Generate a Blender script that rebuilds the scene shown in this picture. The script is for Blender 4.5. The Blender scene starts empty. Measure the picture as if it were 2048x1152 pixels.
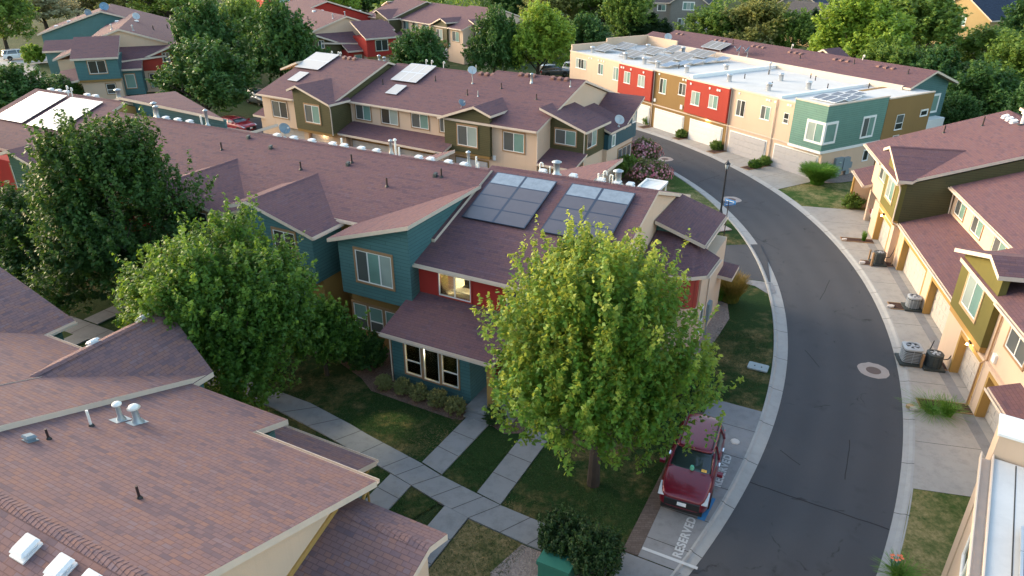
import bpy, bmesh, math, random
import numpy as np
from mathutils import Vector, Matrix, noise
R_ = math.radians
sc = bpy.context.scene
COL = sc.collection
random.seed(7)

# ------------------------------------------------------------------ camera
CF, CT, CH = 1420.0, R_(26.5), 20.0
cd = bpy.data.cameras.new("camera"); cam = bpy.data.objects.new("camera", cd); COL.objects.link(cam)
cam.location = (0, 0, CH); cam.rotation_euler = (R_(90) - CT, 0, 0)
cd.sensor_width = 36; cd.lens = CF / 2048 * 36; cd.clip_end = 2000; cd.clip_start = .5
sc.camera = cam
FW = np.array([0, math.cos(CT), -math.sin(CT)]); UP = np.array([0, math.sin(CT), math.cos(CT)])
def at(x, y, z=0.0):
    "world point at height z seen at photograph pixel x, y"
    d = FW * CF + np.array([1., 0, 0]) * (x - 1024) - UP * (y - 576)
    p = np.array([0, 0, CH]) + d * (z - CH) / d[2]
    return Vector(p)

# ------------------------------------------------------------------ materials
def newmat(name):
    m = bpy.data.materials.new(name); m.use_nodes = True
    nt = m.node_tree; b = nt.nodes["Principled BSDF"]
    return m, nt, b
def nd(nt, t, **kw):
    n = nt.nodes.new(t)
    for k, v in kw.items(): setattr(n, k, v)
    return n
def ln(nt, a, b): nt.links.new(a, b)
def ramp(nt, fac, stops, interp='LINEAR'):
    r = nd(nt, "ShaderNodeValToRGB"); r.color_ramp.interpolation = interp
    els = r.color_ramp.elements
    while len(els) < len(stops): els.new(.5)
    for e, (p, c) in zip(els, stops):
        e.position = p; e.color = (*c, 1) if len(c) == 3 else c
    if fac is not None: ln(nt, fac, r.inputs[0])
    return r
def mix(nt, fac, a, b, mode='MIX'):
    n = nd(nt, "ShaderNodeMix", data_type='RGBA', blend_type=mode)
    for sock, v in ((n.inputs[0], fac), (n.inputs[6], a), (n.inputs[7], b)):
        if hasattr(v, 'links'): ln(nt, v, sock)
        elif isinstance(v, (int, float)): sock.default_value = v
        else: sock.default_value = (*v, 1)
    return n.outputs[2]
def math_(nt, op, a, b=None, c=None):
    n = nd(nt, "ShaderNodeMath", operation=op)
    for i, v in enumerate((a, b, c)):
        if v is None: continue
        if hasattr(v, 'links'): ln(nt, v, n.inputs[i])
        else: n.inputs[i].default_value = v
    return n.outputs[0]
def noise_(nt, scale, detail=4, rough=.55, vec=None):
    n = nd(nt, "ShaderNodeTexNoise"); n.inputs["Scale"].default_value = scale
    n.inputs["Detail"].default_value = detail; n.inputs["Roughness"].default_value = rough
    if vec is not None: ln(nt, vec, n.inputs["Vector"])
    return n.outputs["Fac"]
def uvn(nt): return nd(nt, "ShaderNodeUVMap").outputs["UV"]
def geo(nt): return nd(nt, "ShaderNodeNewGeometry").outputs["Position"]
def obj(nt): return nd(nt, "ShaderNodeTexCoord").outputs["Object"]
def bump(nt, b, h, strength=.3, dist=.02):
    n = nd(nt, "ShaderNodeBump"); n.inputs["Strength"].default_value = strength; n.inputs["Distance"].default_value = dist
    ln(nt, h, n.inputs["Height"]); ln(nt, n.outputs[0], b.inputs["Normal"])
def tint(c, k): return tuple(min(1, x * k) for x in c)

def m_plain(name, c, rough=.6, metal=0, coat=0, spec=.5, var=.12):
    m, nt, b = newmat(name)
    v = noise_(nt, 3.0, 5, .6, obj(nt))
    b.inputs["Roughness"].default_value = rough; b.inputs["Metallic"].default_value = metal
    b.inputs["Coat Weight"].default_value = coat; b.inputs["Coat Roughness"].default_value = .05
    b.inputs["Specular IOR Level"].default_value = spec
    ln(nt, mix(nt, v, tint(c, 1 - var), tint(c, 1 + var)), b.inputs["Base Color"])
    return m
def m_stucco(name, c):
    m, nt, b = newmat(name); p = obj(nt)
    big = noise_(nt, .35, 4, .6, p); fine = noise_(nt, 28, 3, .6, p)
    sx = nd(nt, "ShaderNodeMapping"); sx.inputs["Scale"].default_value = (2.2, 2.2, .18); ln(nt, p, sx.inputs[0])
    streak = noise_(nt, 1.0, 4, .7, sx.outputs[0])
    col = mix(nt, big, tint(c, .88), tint(c, 1.1))
    col = mix(nt, math_(nt, 'MULTIPLY', ramp(nt, streak, [(.55, (0, 0, 0)), (.8, (1, 1, 1))]).outputs[0], .25), col, tint(c, .62))
    col = mix(nt, math_(nt, 'MULTIPLY', fine, .22), col, tint(c, .75))
    ln(nt, col, b.inputs["Base Color"]); b.inputs["Roughness"].default_value = .9; b.inputs["Specular IOR Level"].default_value = .2
    bump(nt, b, fine, .35, .012)
    return m
def m_siding(name, c, pitch=.19):
    m, nt, b = newmat(name); uv = uvn(nt); sep = nd(nt, "ShaderNodeSeparateXYZ"); ln(nt, uv, sep.inputs[0])
    f = math_(nt, 'FRACT', math_(nt, 'DIVIDE', sep.outputs[1], pitch))
    row = math_(nt, 'FLOOR', math_(nt, 'DIVIDE', sep.outputs[1], pitch))
    off = math_(nt, 'FRACT', math_(nt, 'MULTIPLY', row, .37))
    fx = math_(nt, 'FRACT', math_(nt, 'ADD', math_(nt, 'DIVIDE', sep.outputs[0], 3.6), off))
    butt = math_(nt, 'LESS_THAN', fx, .006)
    line = math_(nt, 'MAXIMUM', ramp(nt, f, [(0, (1, 1, 1)), (.10, (1, 1, 1)), (.16, (0, 0, 0))]).outputs[0], butt)
    wn = nd(nt, "ShaderNodeTexWhiteNoise", noise_dimensions='1D'); ln(nt, row, wn.inputs["W"])
    v = noise_(nt, 1.4, 4, .6, obj(nt))
    col = mix(nt, v, tint(c, .84), tint(c, 1.16))
    col = mix(nt, math_(nt, 'MULTIPLY', wn.outputs[0], .14), col, tint(c, .6))
    col = mix(nt, math_(nt, 'MULTIPLY', line, .6), col, tint(c, .3))
    ln(nt, col, b.inputs["Base Color"]); b.inputs["Roughness"].default_value = .6; b.inputs["Specular IOR Level"].default_value = .3
    bump(nt, b, f, .35, .02)
    return m
def m_batten(name, c, pitch=.62):
    m, nt, b = newmat(name); uv = uvn(nt); sep = nd(nt, "ShaderNodeSeparateXYZ"); ln(nt, uv, sep.inputs[0])
    f = math_(nt, 'FRACT', math_(nt, 'DIVIDE', sep.outputs[0], pitch))
    edge = ramp(nt, f, [(0, (1, 1, 1)), (.10, (1, 1, 1)), (.12, (0, 0, 0))]).outputs[0]
    v = noise_(nt, 2, 4, .6, obj(nt)); col = mix(nt, v, tint(c, .85), tint(c, 1.12))
    ln(nt, mix(nt, math_(nt, 'MULTIPLY', edge, .35), col, tint(c, .4)), b.inputs["Base Color"])
    b.inputs["Roughness"].default_value = .65; bump(nt, b, edge, .6, .03)
    return m
def m_shingle(name, cols, mortar, row=.145, width=.31):
    m, nt, b = newmat(name); uv = uvn(nt)
    br = nd(nt, "ShaderNodeTexBrick"); br.offset = .5; br.offset_frequency = 2; br.squash = .7; br.squash_frequency = 3
    br.inputs["Scale"].default_value = 1; br.inputs["Brick Width"].default_value = width; br.inputs["Row Height"].default_value = row
    br.inputs["Mortar Size"].default_value = .012; br.inputs["Mortar Smooth"].default_value = .2; br.inputs["Bias"].default_value = 0
    br.inputs["Color1"].default_value = (0, 0, 0, 1); br.inputs["Color2"].default_value = (1, 1, 1, 1); br.inputs["Mortar"].default_value = (.5, .5, .5, 1)
    ln(nt, uv, br.inputs["Vector"])
    r = ramp(nt, br.outputs["Color"], [(i / (len(cols) - 1), c) for i, c in enumerate(cols)])
    b2 = nd(nt, "ShaderNodeTexBrick"); b2.offset = .37; b2.offset_frequency = 3; b2.inputs["Scale"].default_value = 1; b2.inputs["Brick Width"].default_value = width * 2.7; b2.inputs["Row Height"].default_value = row
    b2.inputs["Mortar Size"].default_value = 0; b2.inputs["Color1"].default_value = (0, 0, 0, 1); b2.inputs["Color2"].default_value = (1, 1, 1, 1); ln(nt, uv, b2.inputs["Vector"])
    r = ramp(nt, mix(nt, .5, br.outputs["Color"], b2.outputs["Color"]), [(.12 + .76 * i / (len(cols) - 1), c) for i, c in enumerate(cols)])
    n1 = noise_(nt, .28, 4, .6, geo(nt)); n2 = noise_(nt, 70, 2, .5, geo(nt))
    n3 = noise_(nt, 1.7, 3, .6, uv)
    col = mix(nt, .25, r.outputs[0], cols[len(cols) // 2]); col = mix(nt, math_(nt, 'MULTIPLY', n1, .5), col, tint(cols[1], .9))
    col = mix(nt, math_(nt, 'MULTIPLY', ramp(nt, n3, [(.5, (0, 0, 0)), (.75, (1, 1, 1))]).outputs[0], .22), col, tint(cols[0], .7))
    col = mix(nt, math_(nt, 'MULTIPLY', n2, .5), col, tint(cols[0], .55))
    col = mix(nt, math_(nt, 'MULTIPLY', br.outputs["Fac"], .36), col, mortar)
    ln(nt, col, b.inputs["Base Color"]); b.inputs["Roughness"].default_value = .93; b.inputs["Specular IOR Level"].default_value = .25
    h = math_(nt, 'SUBTRACT', math_(nt, 'MULTIPLY', br.outputs["Color"], .35), br.outputs["Fac"])
    bump(nt, b, math_(nt, 'ADD', h, math_(nt, 'MULTIPLY', n2, .3)), .55, .012)
    return m
def m_grass(name, green, dry, amount=.5):
    m, nt, b = newmat(name); p = geo(nt)
    n1 = noise_(nt, .23, 5, .62, p); n2 = noise_(nt, 1.1, 5, .7, p); n3 = noise_(nt, 22, 3, .7, p); n4 = noise_(nt, 6, 4, .7, p)
    s = math_(nt, 'ADD', math_(nt, 'MULTIPLY', n1, .6), math_(nt, 'MULTIPLY', n2, .4))
    d = ramp(nt, s, [(amount, (0, 0, 0)), (amount + .13, (1, 1, 1))]).outputs[0]
    d = math_(nt, 'MULTIPLY', d, ramp(nt, n4, [(.32, (.25,) * 3), (.62, (1, 1, 1))]).outputs[0])
    g = mix(nt, n4, tint(green, .6), tint(green, 1.35))
    g = mix(nt, math_(nt, 'MULTIPLY', n3, .6), g, tint(green, .42))
    dd = mix(nt, n3, tint(dry, .55), tint(dry, 1.25))
    ln(nt, mix(nt, math_(nt, 'MULTIPLY', d, .85), g, dd), b.inputs["Base Color"])
    b.inputs["Roughness"].default_value = .95; b.inputs["Specular IOR Level"].default_value = .15
    bump(nt, b, n3, .9, .05)
    return m
def m_asphalt():
    m, nt, b = newmat("asphalt"); p = geo(nt)
    n1 = noise_(nt, .16, 5, .6, p); n2 = noise_(nt, 90, 2, .6, p); n3 = noise_(nt, 1.2, 4, .7, p)
    sp = nd(nt, "ShaderNodeVectorMath", operation='DISTANCE'); ln(nt, p, sp.inputs[0]); sp.inputs[1].default_value = (-31.5, 49.8, 0)
    lane = math_(nt, 'SINE', math_(nt, 'MULTIPLY', math_(nt, 'SUBTRACT', sp.outputs["Value"], 49.55), 2 * math.pi / 1.55))
    col = mix(nt, n1, (.042, .044, .050), (.082, .081, .085))
    col = mix(nt, math_(nt, 'MULTIPLY', math_(nt, 'ADD', lane, 1), .10), col, (.110, .108, .108))
    oil = noise_(nt, .7, 3, .6, p); col = mix(nt, math_(nt, 'MULTIPLY', ramp(nt, oil, [(.60, (0, 0, 0)), (.74, (1, 1, 1))]).outputs[0], .5), col, (.030, .030, .033)); col = mix(nt, math_(nt, 'MULTIPLY', n3, .45), col, (.055, .054, .058))
    col = mix(nt, ramp(nt, n2, [(.5, (0, 0, 0)), (.72, (.75,) * 3)]).outputs[0], col, (.10, .098, .10))
    vo = nd(nt, "ShaderNodeTexVoronoi", feature='DISTANCE_TO_EDGE'); vo.inputs["Scale"].default_value = .19
    wv = nd(nt, "ShaderNodeVectorMath", operation='MULTIPLY_ADD')
    nn = nd(nt, "ShaderNodeTexNoise"); nn.inputs["Scale"].default_value = .9; nn.inputs["Detail"].default_value = 5; ln(nt, p, nn.inputs[0])
    ln(nt, nn.outputs["Color"], wv.inputs[0]); wv.inputs[1].default_value = (1.6, 1.6, 0); ln(nt, p, wv.inputs[2]); ln(nt, wv.outputs[0], vo.inputs["Vector"])
    crack = math_(nt, 'MULTIPLY', ramp(nt, vo.outputs["Distance"], [(0, (1, 1, 1)), (.009, (0, 0, 0))]).outputs[0], ramp(nt, n3, [(.5, (0, 0, 0)), (.62, (.8,) * 3)]).outputs[0])
    col = mix(nt, crack, col, (.018, .018, .019))
    ln(nt, col, b.inputs["Base Color"]); b.inputs["Roughness"].default_value = .88; b.inputs["Specular IOR Level"].default_value = .35
    bump(nt, b, n2, .5, .01); return m
def m_concrete(name, c, stain=.4):
    m, nt, b = newmat(name); p = geo(nt)
    n1 = noise_(nt, .5, 6, .65, p); n2 = noise_(nt, 60, 2, .6, p); n3 = noise_(nt, 2.3, 5, .7, p)
    col = mix(nt, n1, tint(c, .78), tint(c, 1.15))
    col = mix(nt, math_(nt, 'MULTIPLY', ramp(nt, n3, [(.48, (0, 0, 0)), (.72, (1, 1, 1))]).outputs[0], stain), col, tint(c, .5))
    col = mix(nt, math_(nt, 'MULTIPLY', n2, .3), col, tint(c, .7))
    ln(nt, col, b.inputs["Base Color"]); b.inputs["Roughness"].default_value = .88; b.inputs["Specular IOR Level"].default_value = .3
    bump(nt, b, n2, .25, .006); return m
def m_mulch(name, c, c2):
    m, nt, b = newmat(name); p = geo(nt)
    vo = nd(nt, "ShaderNodeTexVoronoi"); vo.inputs["Scale"].default_value = 16; ln(nt, p, vo.inputs["Vector"])
    col = mix(nt, vo.outputs["Color"], tint(c, .5), c2); n = noise_(nt, 2, 4, .6, p)
    ln(nt, mix(nt, n, col, c), b.inputs["Base Color"]); b.inputs["Roughness"].default_value = .95
    bump(nt, b, vo.outputs["Distance"], .8, .04); return m
def m_glass(name, c, rough=.06):
    m, nt, b = newmat(name); v = noise_(nt, .9, 2, .5, obj(nt))
    ln(nt, mix(nt, v, tint(c, .7), tint(c, 1.2)), b.inputs["Base Color"])
    b.inputs["Roughness"].default_value = .35; b.inputs["Specular IOR Level"].default_value = .5
    b.inputs["Coat Weight"].default_value = 1; b.inputs["Coat Roughness"].default_value = rough; b.inputs["Coat IOR"].default_value = 1.6
    return m
def m_clear(name):
    m = bpy.data.materials.new(name); m.use_nodes = True; nt = m.node_tree; nt.nodes.clear()
    o = nd(nt, "ShaderNodeOutputMaterial"); t = nd(nt, "ShaderNodeBsdfTransparent"); t.inputs[0].default_value = (.86, .9, .88, 1)
    g = nd(nt, "ShaderNodeBsdfGlossy"); g.inputs["Roughness"].default_value = .04
    f = nd(nt, "ShaderNodeFresnel"); f.inputs[0].default_value = 1.5
    mx = nd(nt, "ShaderNodeMixShader"); ln(nt, f.outputs[0], mx.inputs[0]); ln(nt, t.outputs[0], mx.inputs[1]); ln(nt, g.outputs[0], mx.inputs[2]); ln(nt, mx.outputs[0], o.inputs[0])
    return m
def m_emit(name, c, s):
    m, nt, b = newmat(name); b.inputs["Base Color"].default_value = (*c, 1); b.inputs["Emission Color"].default_value = (*c, 1); b.inputs["Emission Strength"].default_value = s
    return m
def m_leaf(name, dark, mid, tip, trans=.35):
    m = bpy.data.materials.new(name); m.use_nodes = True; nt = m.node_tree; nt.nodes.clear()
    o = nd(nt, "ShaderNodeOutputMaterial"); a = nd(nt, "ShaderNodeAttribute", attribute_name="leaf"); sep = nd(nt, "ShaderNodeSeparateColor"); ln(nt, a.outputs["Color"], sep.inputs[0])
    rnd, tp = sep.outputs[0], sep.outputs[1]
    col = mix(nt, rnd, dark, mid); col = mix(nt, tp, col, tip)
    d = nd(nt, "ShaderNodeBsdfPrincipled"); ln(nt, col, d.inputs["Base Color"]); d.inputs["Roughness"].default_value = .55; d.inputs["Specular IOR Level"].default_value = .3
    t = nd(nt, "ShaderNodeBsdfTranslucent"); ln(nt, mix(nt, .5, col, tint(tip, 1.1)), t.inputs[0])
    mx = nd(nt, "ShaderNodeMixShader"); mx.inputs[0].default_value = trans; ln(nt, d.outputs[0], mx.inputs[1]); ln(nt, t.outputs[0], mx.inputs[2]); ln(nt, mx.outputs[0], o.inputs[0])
    return m

BEIGE = (.64, .465, .335)
M = dict(
 beige=m_stucco("stucco_beige", BEIGE), tan=m_stucco("stucco_tan", (.30, .18, .065)), ochre=m_stucco("stucco_ochre", (.42, .25, .08)),
 redst=m_stucco("stucco_red", (.38, .055, .038)), brown=m_stucco("stucco_brown", (.27, .165, .065)), olivest=m_stucco("stucco_olive", (.145, .125, .038)),
 teal=m_siding("siding_teal", (.075, .170, .172)), tealL=m_siding("siding_sea_green", (.13, .25, .205)), green=m_siding("siding_green", (.045, .105, .075)),
 olive=m_siding("siding_olive", (.088, .078, .034), .16), red=m_stucco("siding_red", (.40, .040, .030)), redbat=m_batten("batten_red", (.36, .045, .03)), tealbat=m_batten("batten_teal", (.022, .085, .105)),
 shingle=m_shingle("shingle_maroon", [(.085, .058, .078), (.160, .085, .096), (.182, .090, .094), (.205, .104, .090), (.170, .106, .126)], (.045, .026, .030)),
 shinglenear=m_shingle("shingle_rust", [(.105, .080, .100), (.205, .128, .132), (.232, .134, .126), (.310, .150, .098), (.228, .160, .172)], (.045, .024, .026)),
 shinglegrey=m_shingle("shingle_grey", [(.05, .05, .055), (.08, .075, .08), (.10, .095, .10)], (.02, .02, .02)),
 shingleblue=m_shingle("shingle_slate", [(.02, .03, .05), (.035, .05, .085), (.05, .07, .11)], (.01, .01, .02)),
 fascia=m_plain("fascia_cream", (.62, .50, .40), .6), soffit=m_plain("soffit", (.42, .30, .20), .8), white=m_plain("white_trim", (.78, .77, .74), .45, var=.05),
 membrane=m_concrete("white_membrane", (.60, .585, .56), .14), trimtan=m_plain("window_trim_tan", (.33, .19, .095), .7), trimlt=m_plain("window_trim_buff", (.50, .33, .18), .7),
 gdoor=m_plain("garage_door_panel", (.50, .45, .40), .55, var=.06), gdoorw=m_plain("garage_door_white", (.74, .70, .66), .5, var=.05), gdoorg=m_plain("garage_door_grey", (.46, .43, .42), .5, var=.05),
 gdark=m_glass("pane_dark", (.018, .022, .024)), gscreen=m_glass("pane_screen", (.085, .095, .095), .25), gteal=m_glass("pane_blind_teal", (.17, .30, .26), .15), gpale=m_glass("pane_blind_pale", (.34, .40, .36), .15),
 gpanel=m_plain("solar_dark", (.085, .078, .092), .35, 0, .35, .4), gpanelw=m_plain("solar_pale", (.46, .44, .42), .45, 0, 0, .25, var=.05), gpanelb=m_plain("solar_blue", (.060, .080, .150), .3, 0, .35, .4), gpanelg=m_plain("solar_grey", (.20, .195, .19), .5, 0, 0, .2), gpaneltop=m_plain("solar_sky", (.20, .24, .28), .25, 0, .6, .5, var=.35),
 clear=m_clear("window_glass"), alu=m_plain("aluminium", (.60, .60, .60), .35, .7), galv=m_plain("galvanised_steel", (.38, .42, .44), .45, .6), darkmetal=m_plain("dark_metal", (.02, .02, .024), .45), panelframe=m_plain("panel_frame", (.035, .05, .08), .4, .3),
 black=m_plain("black_plastic", (.012, .012, .013), .5), pvc=m_plain("white_pvc", (.78, .76, .70), .4, var=.04), ventw=m_plain("vent_white", (.70, .70, .71), .5, var=.05), ventbrown=m_plain("vent_brown", (.20, .09, .07), .6), pipe=m_plain("dark_pipe", (.025, .012, .012), .6), dish=m_plain("dish_grey", (.16, .21, .25), .45), dishlt=m_plain("dish_pale", (.42, .46, .48), .45), dishblue=m_plain("dish_blue", (.13, .25, .36), .4),
 asphalt=m_asphalt(), concrete=m_concrete("concrete_walk", (.255, .250, .250), .5), drive=m_concrete("concrete_drive", (.38, .355, .32), .45), curb=m_concrete("concrete_curb", (.40, .385, .36), .3), joint=m_plain("concrete_joint", (.055, .05, .045), .95), seam=m_plain("asphalt_seam", (.014, .014, .015), .9),
 grass=m_grass("lawn_grass", (.026, .060, .014), (.32, .21, .095), .495), grassdry=m_grass("lawn_dry", (.050, .078, .020), (.36, .25, .12), .375), grassup=m_grass("lawn_upper", (.060, .115, .022), (.42, .32, .15), .455), ground=m_grass("ground_cover", (.05, .075, .025), (.22, .18, .11), .55),
 mulch=m_mulch("mulch_brown", (.055, .022, .014), (.12, .055, .035)), bark=m_mulch("bark_bed", (.13, .075, .055), (.26, .17, .13)), gravel=m_mulch("gravel_bed", (.26, .20, .17), (.42, .34, .30)), paver=m_shingle("paver_strip", [(.10, .075, .065), (.16, .12, .10), (.20, .16, .14)], (.05, .04, .035), .1, .2),
 wood=m_plain("timber_edge", (.30, .18, .09), .8), bark_t=m_plain("tree_bark", (.055, .040, .030), .95, var=.4), stone=m_plain("pale_stone", (.55, .50, .46), .9), paintw=m_concrete("road_paint_white", (.55, .55, .54), .35), paintb=m_plain("road_paint_blue", (.03, .17, .36), .7, var=.25),
 carred=m_plain("car_paint_maroon", (.150, .006, .020), .30, .2, .55, var=.03), carwhite=m_plain("car_paint_white", (.72, .71, .69), .3, 0, 1, var=.02), cargrey=m_plain("car_paint_grey", (.10, .11, .12), .3, .3, 1, var=.03), carbright=m_plain("car_paint_red", (.33, .015, .03), .28, .1, 1, var=.03), carglass=m_glass("car_glass", (.010, .022, .024), .02), tyre=m_plain("tyre_rubber", (.012, .012, .012), .85), rim=m_plain("rim_alloy", (.35, .35, .36), .3, .9), chrome=m_plain("chrome", (.75, .75, .75), .12, 1), lamp_glass=m_plain("headlight_glass", (.55, .58, .60), .1, 0, 1), taillight=m_plain("taillight_red", (.35, .01, .01), .2, 0, 1), plate=m_plain("plate_white", (.75, .77, .80), .5), yellow=m_plain("tag_yellow", (.75, .42, .08), .6), mint=m_plain("mint_cup", (.12, .45, .30), .5),
 interior=m_plain("room_wall", (.66, .60, .42), .8), floorwood=m_plain("room_floor", (.42, .26, .11), .5), curtain=m_plain("curtain_slate", (.12, .17, .19), .9), chairblk=m_plain("office_chair", (.02, .02, .02), .6), deskw=m_plain("desk_top", (.6, .58, .5), .5), redthing=m_plain("red_cloth", (.35, .03, .02), .8), doorb=m_plain("door_brown", (.20, .09, .035), .5),
 glow=m_emit("warm_lamp", (1, .68, .34), 7), glowwin=m_emit("lit_window", (1, .42, .05), 1.1), signblue=m_plain("sign_blue", (.045, .20, .48), .5), utilgreen=m_plain("utility_green", (.030, .160, .110), .55), utilpale=m_plain("utility_pale_green", (.34, .46, .38), .6), meter=m_plain("meter_grey", (.20, .26, .29), .5), manhole=m_plain("manhole_iron", (.13, .085, .07), .7), collar=m_concrete("manhole_collar", (.42, .35, .31), .3), vault=m_concrete("vault_lid", (.36, .42, .42), .2),
 acgrey=m_plain("ac_grey", (.34, .37, .40), .5), acdark=m_plain("ac_dark", (.035, .045, .045), .5), slatdark=m_plain("ac_slats", (.07, .08, .085), .6), fence=m_plain("fence_wood", (.40, .24, .12), .85), greywall=m_siding("siding_grey", (.22, .21, .19), .2), tanwall=m_stucco("stucco_khaki", (.40, .29, .14)),
 pink=m_plain("blossom_pink", (.72, .16, .24), .7, var=.3), redflower=m_plain("blossom_red", (.62, .02, .05), .6), orangef=m_plain("blossom_orange", (.85, .20, .08), .6),
)
LEAF = dict(
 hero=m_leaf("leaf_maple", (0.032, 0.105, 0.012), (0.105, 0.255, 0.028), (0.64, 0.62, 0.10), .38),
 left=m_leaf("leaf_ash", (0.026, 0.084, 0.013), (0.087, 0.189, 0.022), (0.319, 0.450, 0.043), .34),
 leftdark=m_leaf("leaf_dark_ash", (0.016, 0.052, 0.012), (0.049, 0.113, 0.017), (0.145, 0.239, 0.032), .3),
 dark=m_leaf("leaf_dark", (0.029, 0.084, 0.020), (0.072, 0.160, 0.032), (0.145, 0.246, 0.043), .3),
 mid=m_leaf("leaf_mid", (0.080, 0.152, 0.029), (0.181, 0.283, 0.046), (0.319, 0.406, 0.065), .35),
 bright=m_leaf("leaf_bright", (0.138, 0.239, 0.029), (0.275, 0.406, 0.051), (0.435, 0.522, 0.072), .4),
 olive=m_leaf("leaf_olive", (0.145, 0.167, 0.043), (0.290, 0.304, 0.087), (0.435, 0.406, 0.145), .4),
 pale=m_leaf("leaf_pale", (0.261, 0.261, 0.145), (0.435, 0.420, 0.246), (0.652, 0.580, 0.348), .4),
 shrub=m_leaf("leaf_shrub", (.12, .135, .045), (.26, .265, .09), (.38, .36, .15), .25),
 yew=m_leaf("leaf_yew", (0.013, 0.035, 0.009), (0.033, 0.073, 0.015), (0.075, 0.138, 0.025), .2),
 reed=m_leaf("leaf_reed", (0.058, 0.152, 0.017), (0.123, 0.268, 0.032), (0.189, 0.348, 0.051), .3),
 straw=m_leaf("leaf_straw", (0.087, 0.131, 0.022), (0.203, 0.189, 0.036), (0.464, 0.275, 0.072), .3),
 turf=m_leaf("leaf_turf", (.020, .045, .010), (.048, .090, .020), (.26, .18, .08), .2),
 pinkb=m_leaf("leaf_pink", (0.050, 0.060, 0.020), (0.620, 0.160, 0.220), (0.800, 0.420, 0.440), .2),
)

# ------------------------------------------------------------------ mesh builder
class G:
    def __init__(s): s.v = []; s.f = []; s.m = []
    def poly(s, pts, m=0):
        b = len(s.v); s.v += [tuple(p) for p in pts]; s.f.append(list(range(b, b + len(pts)))); s.m.append(m)
    def box(s, a0, a1, b0, b1, c0, c1, m=0):
        p = [(x, y, z) for z in (c0, c1) for y in (b0, b1) for x in (a0, a1)]
        for q in ((0, 2, 3, 1), (4, 5, 7, 6), (0, 1, 5, 4), (2, 6, 7, 3), (0, 4, 6, 2), (1, 3, 7, 5)): s.poly([p[i] for i in q], m)
    def slab(s, top, t=.2, mt=0, ms=1, mb=2):
        "roof slab: planar polygon top, vertical thickness t"
        top = [Vector(p) for p in top]
        a = sum((top[i].x * top[(i + 1) % len(top)].y - top[(i + 1) % len(top)].x * top[i].y) for i in range(len(top)))
        if a < 0: top = top[::-1]
        bot = [p - Vector((0, 0, t)) for p in top]
        s.poly(top, mt); s.poly(bot[::-1], mb)
        for i in range(len(top)):
            j = (i + 1) % len(top); s.poly([bot[i], bot[j], top[j], top[i]], ms)
    def prism(s, prof, a0, a1, axis='u', m=0):
        "profile polygon extruded; axis u: prof is (v,z); axis v: prof is (u,z); axis z: prof is (u,v)"
        def P(q, a): return (a, q[0], q[1]) if axis == 'u' else (q[0], a, q[1]) if axis == 'v' else (q[0], q[1], a)
        A = [P(q, a0) for q in prof]; B = [P(q, a1) for q in prof]
        s.poly(A, m); s.poly(B[::-1], m)
        for i in range(len(prof)):
            j = (i + 1) % len(prof); s.poly([A[j], A[i], B[i], B[j]], m)
    def tube(s, pts, rad, seg=8, m=0, cap=True):
        rad = rad if hasattr(rad, '__len__') else [rad] * len(pts)
        P = [Vector(p) for p in pts]; rings = []; n0 = None
        for i, p in enumerate(P):
            d = (P[min(i + 1, len(P) - 1)] - P[max(i - 1, 0)]).normalized()
            if n0 is None: n0 = d.orthogonal().normalized()
            n0 = (n0 - d * n0.dot(d)).normalized(); b = d.cross(n0)
            rings.append([p + (n0 * math.cos(2 * math.pi * k / seg) + b * math.sin(2 * math.pi * k / seg)) * rad[i] for k in range(seg)])
        for a, b in zip(rings, rings[1:]):
            for k in range(seg): s.poly([a[k], a[(k + 1) % seg], b[(k + 1) % seg], b[k]], m)
        if cap: s.poly(rings[0][::-1], m); s.poly(rings[-1], m)
    def lathe(s, prof, c=(0, 0, 0), seg=14, m=0):
        "profile (r,z) spun about the vertical through c"
        for (r0, z0), (r1, z1) in zip(prof, prof[1:]):
            for k in range(seg):
                a, b = 2 * math.pi * k / seg, 2 * math.pi * (k + 1) / seg
                q = [(c[0] + r * math.cos(t), c[1] + r * math.sin(t), c[2] + z) for r, z, t in ((r0, z0, a), (r0, z0, b), (r1, z1, b), (r1, z1, a))]
                if r0 < 1e-4: q = [q[0], q[2], q[3]]
                elif r1 < 1e-4: q = q[:3]
                s.poly(q, m)
    def build(s, name, mats, parent=None, off=(0, 0, 0), smooth=False, weld=True):
        me = bpy.data.meshes.new(name); o = Vector(off)
        me.from_pydata([tuple(Vector(p) - o) for p in s.v], [], s.f)
        for mm in (mats if isinstance(mats, (list, tuple)) else [mats]): me.materials.append(M[mm] if isinstance(mm, str) else mm)
        uvl = me.uv_layers.new(name="UVMap")
        for p in me.polygons:
            p.material_index = s.m[p.index]; n = p.normal
            h = Vector((-n.y, n.x, 0))
            h = Vector((1, 0, 0)) if h.length < .02 else h.normalized()
            u = n.cross(h)
            if u.z < 0: u = -u; h = -h
            for li in p.loop_indices:
                c = Vector(s.v[me.loops[li].vertex_index]); uvl.data[li].uv = (c.dot(h), c.dot(u))
        if weld:
            bm = bmesh.new(); bm.from_mesh(me); bmesh.ops.remove_doubles(bm, verts=bm.verts, dist=.0005); bmesh.ops.recalc_face_normals(bm, faces=bm.faces); bm.to_mesh(me); bm.free()
        if smooth:
            for p in me.polygons: p.use_smooth = True
        ob = bpy.data.objects.new(name, me); COL.objects.link(ob)
        if parent is not None: ob.parent = parent
        return ob
def tag(o, label=None, cat=None, group=None, kind=None):
    for k, v in (('label', label), ('category', cat), ('group', group), ('kind', kind)):
        if v: o[k] = v
    return o
def empty(name, loc, rz=0, label=None, cat=None, group=None):
    o = bpy.data.objects.new(name, None); COL.objects.link(o); o.location = loc; o.rotation_euler = (0, 0, rz); o.empty_display_size = .3
    return tag(o, label, cat, group)
def kids(o): return [c for c in bpy.data.objects if c.parent is o]
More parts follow.
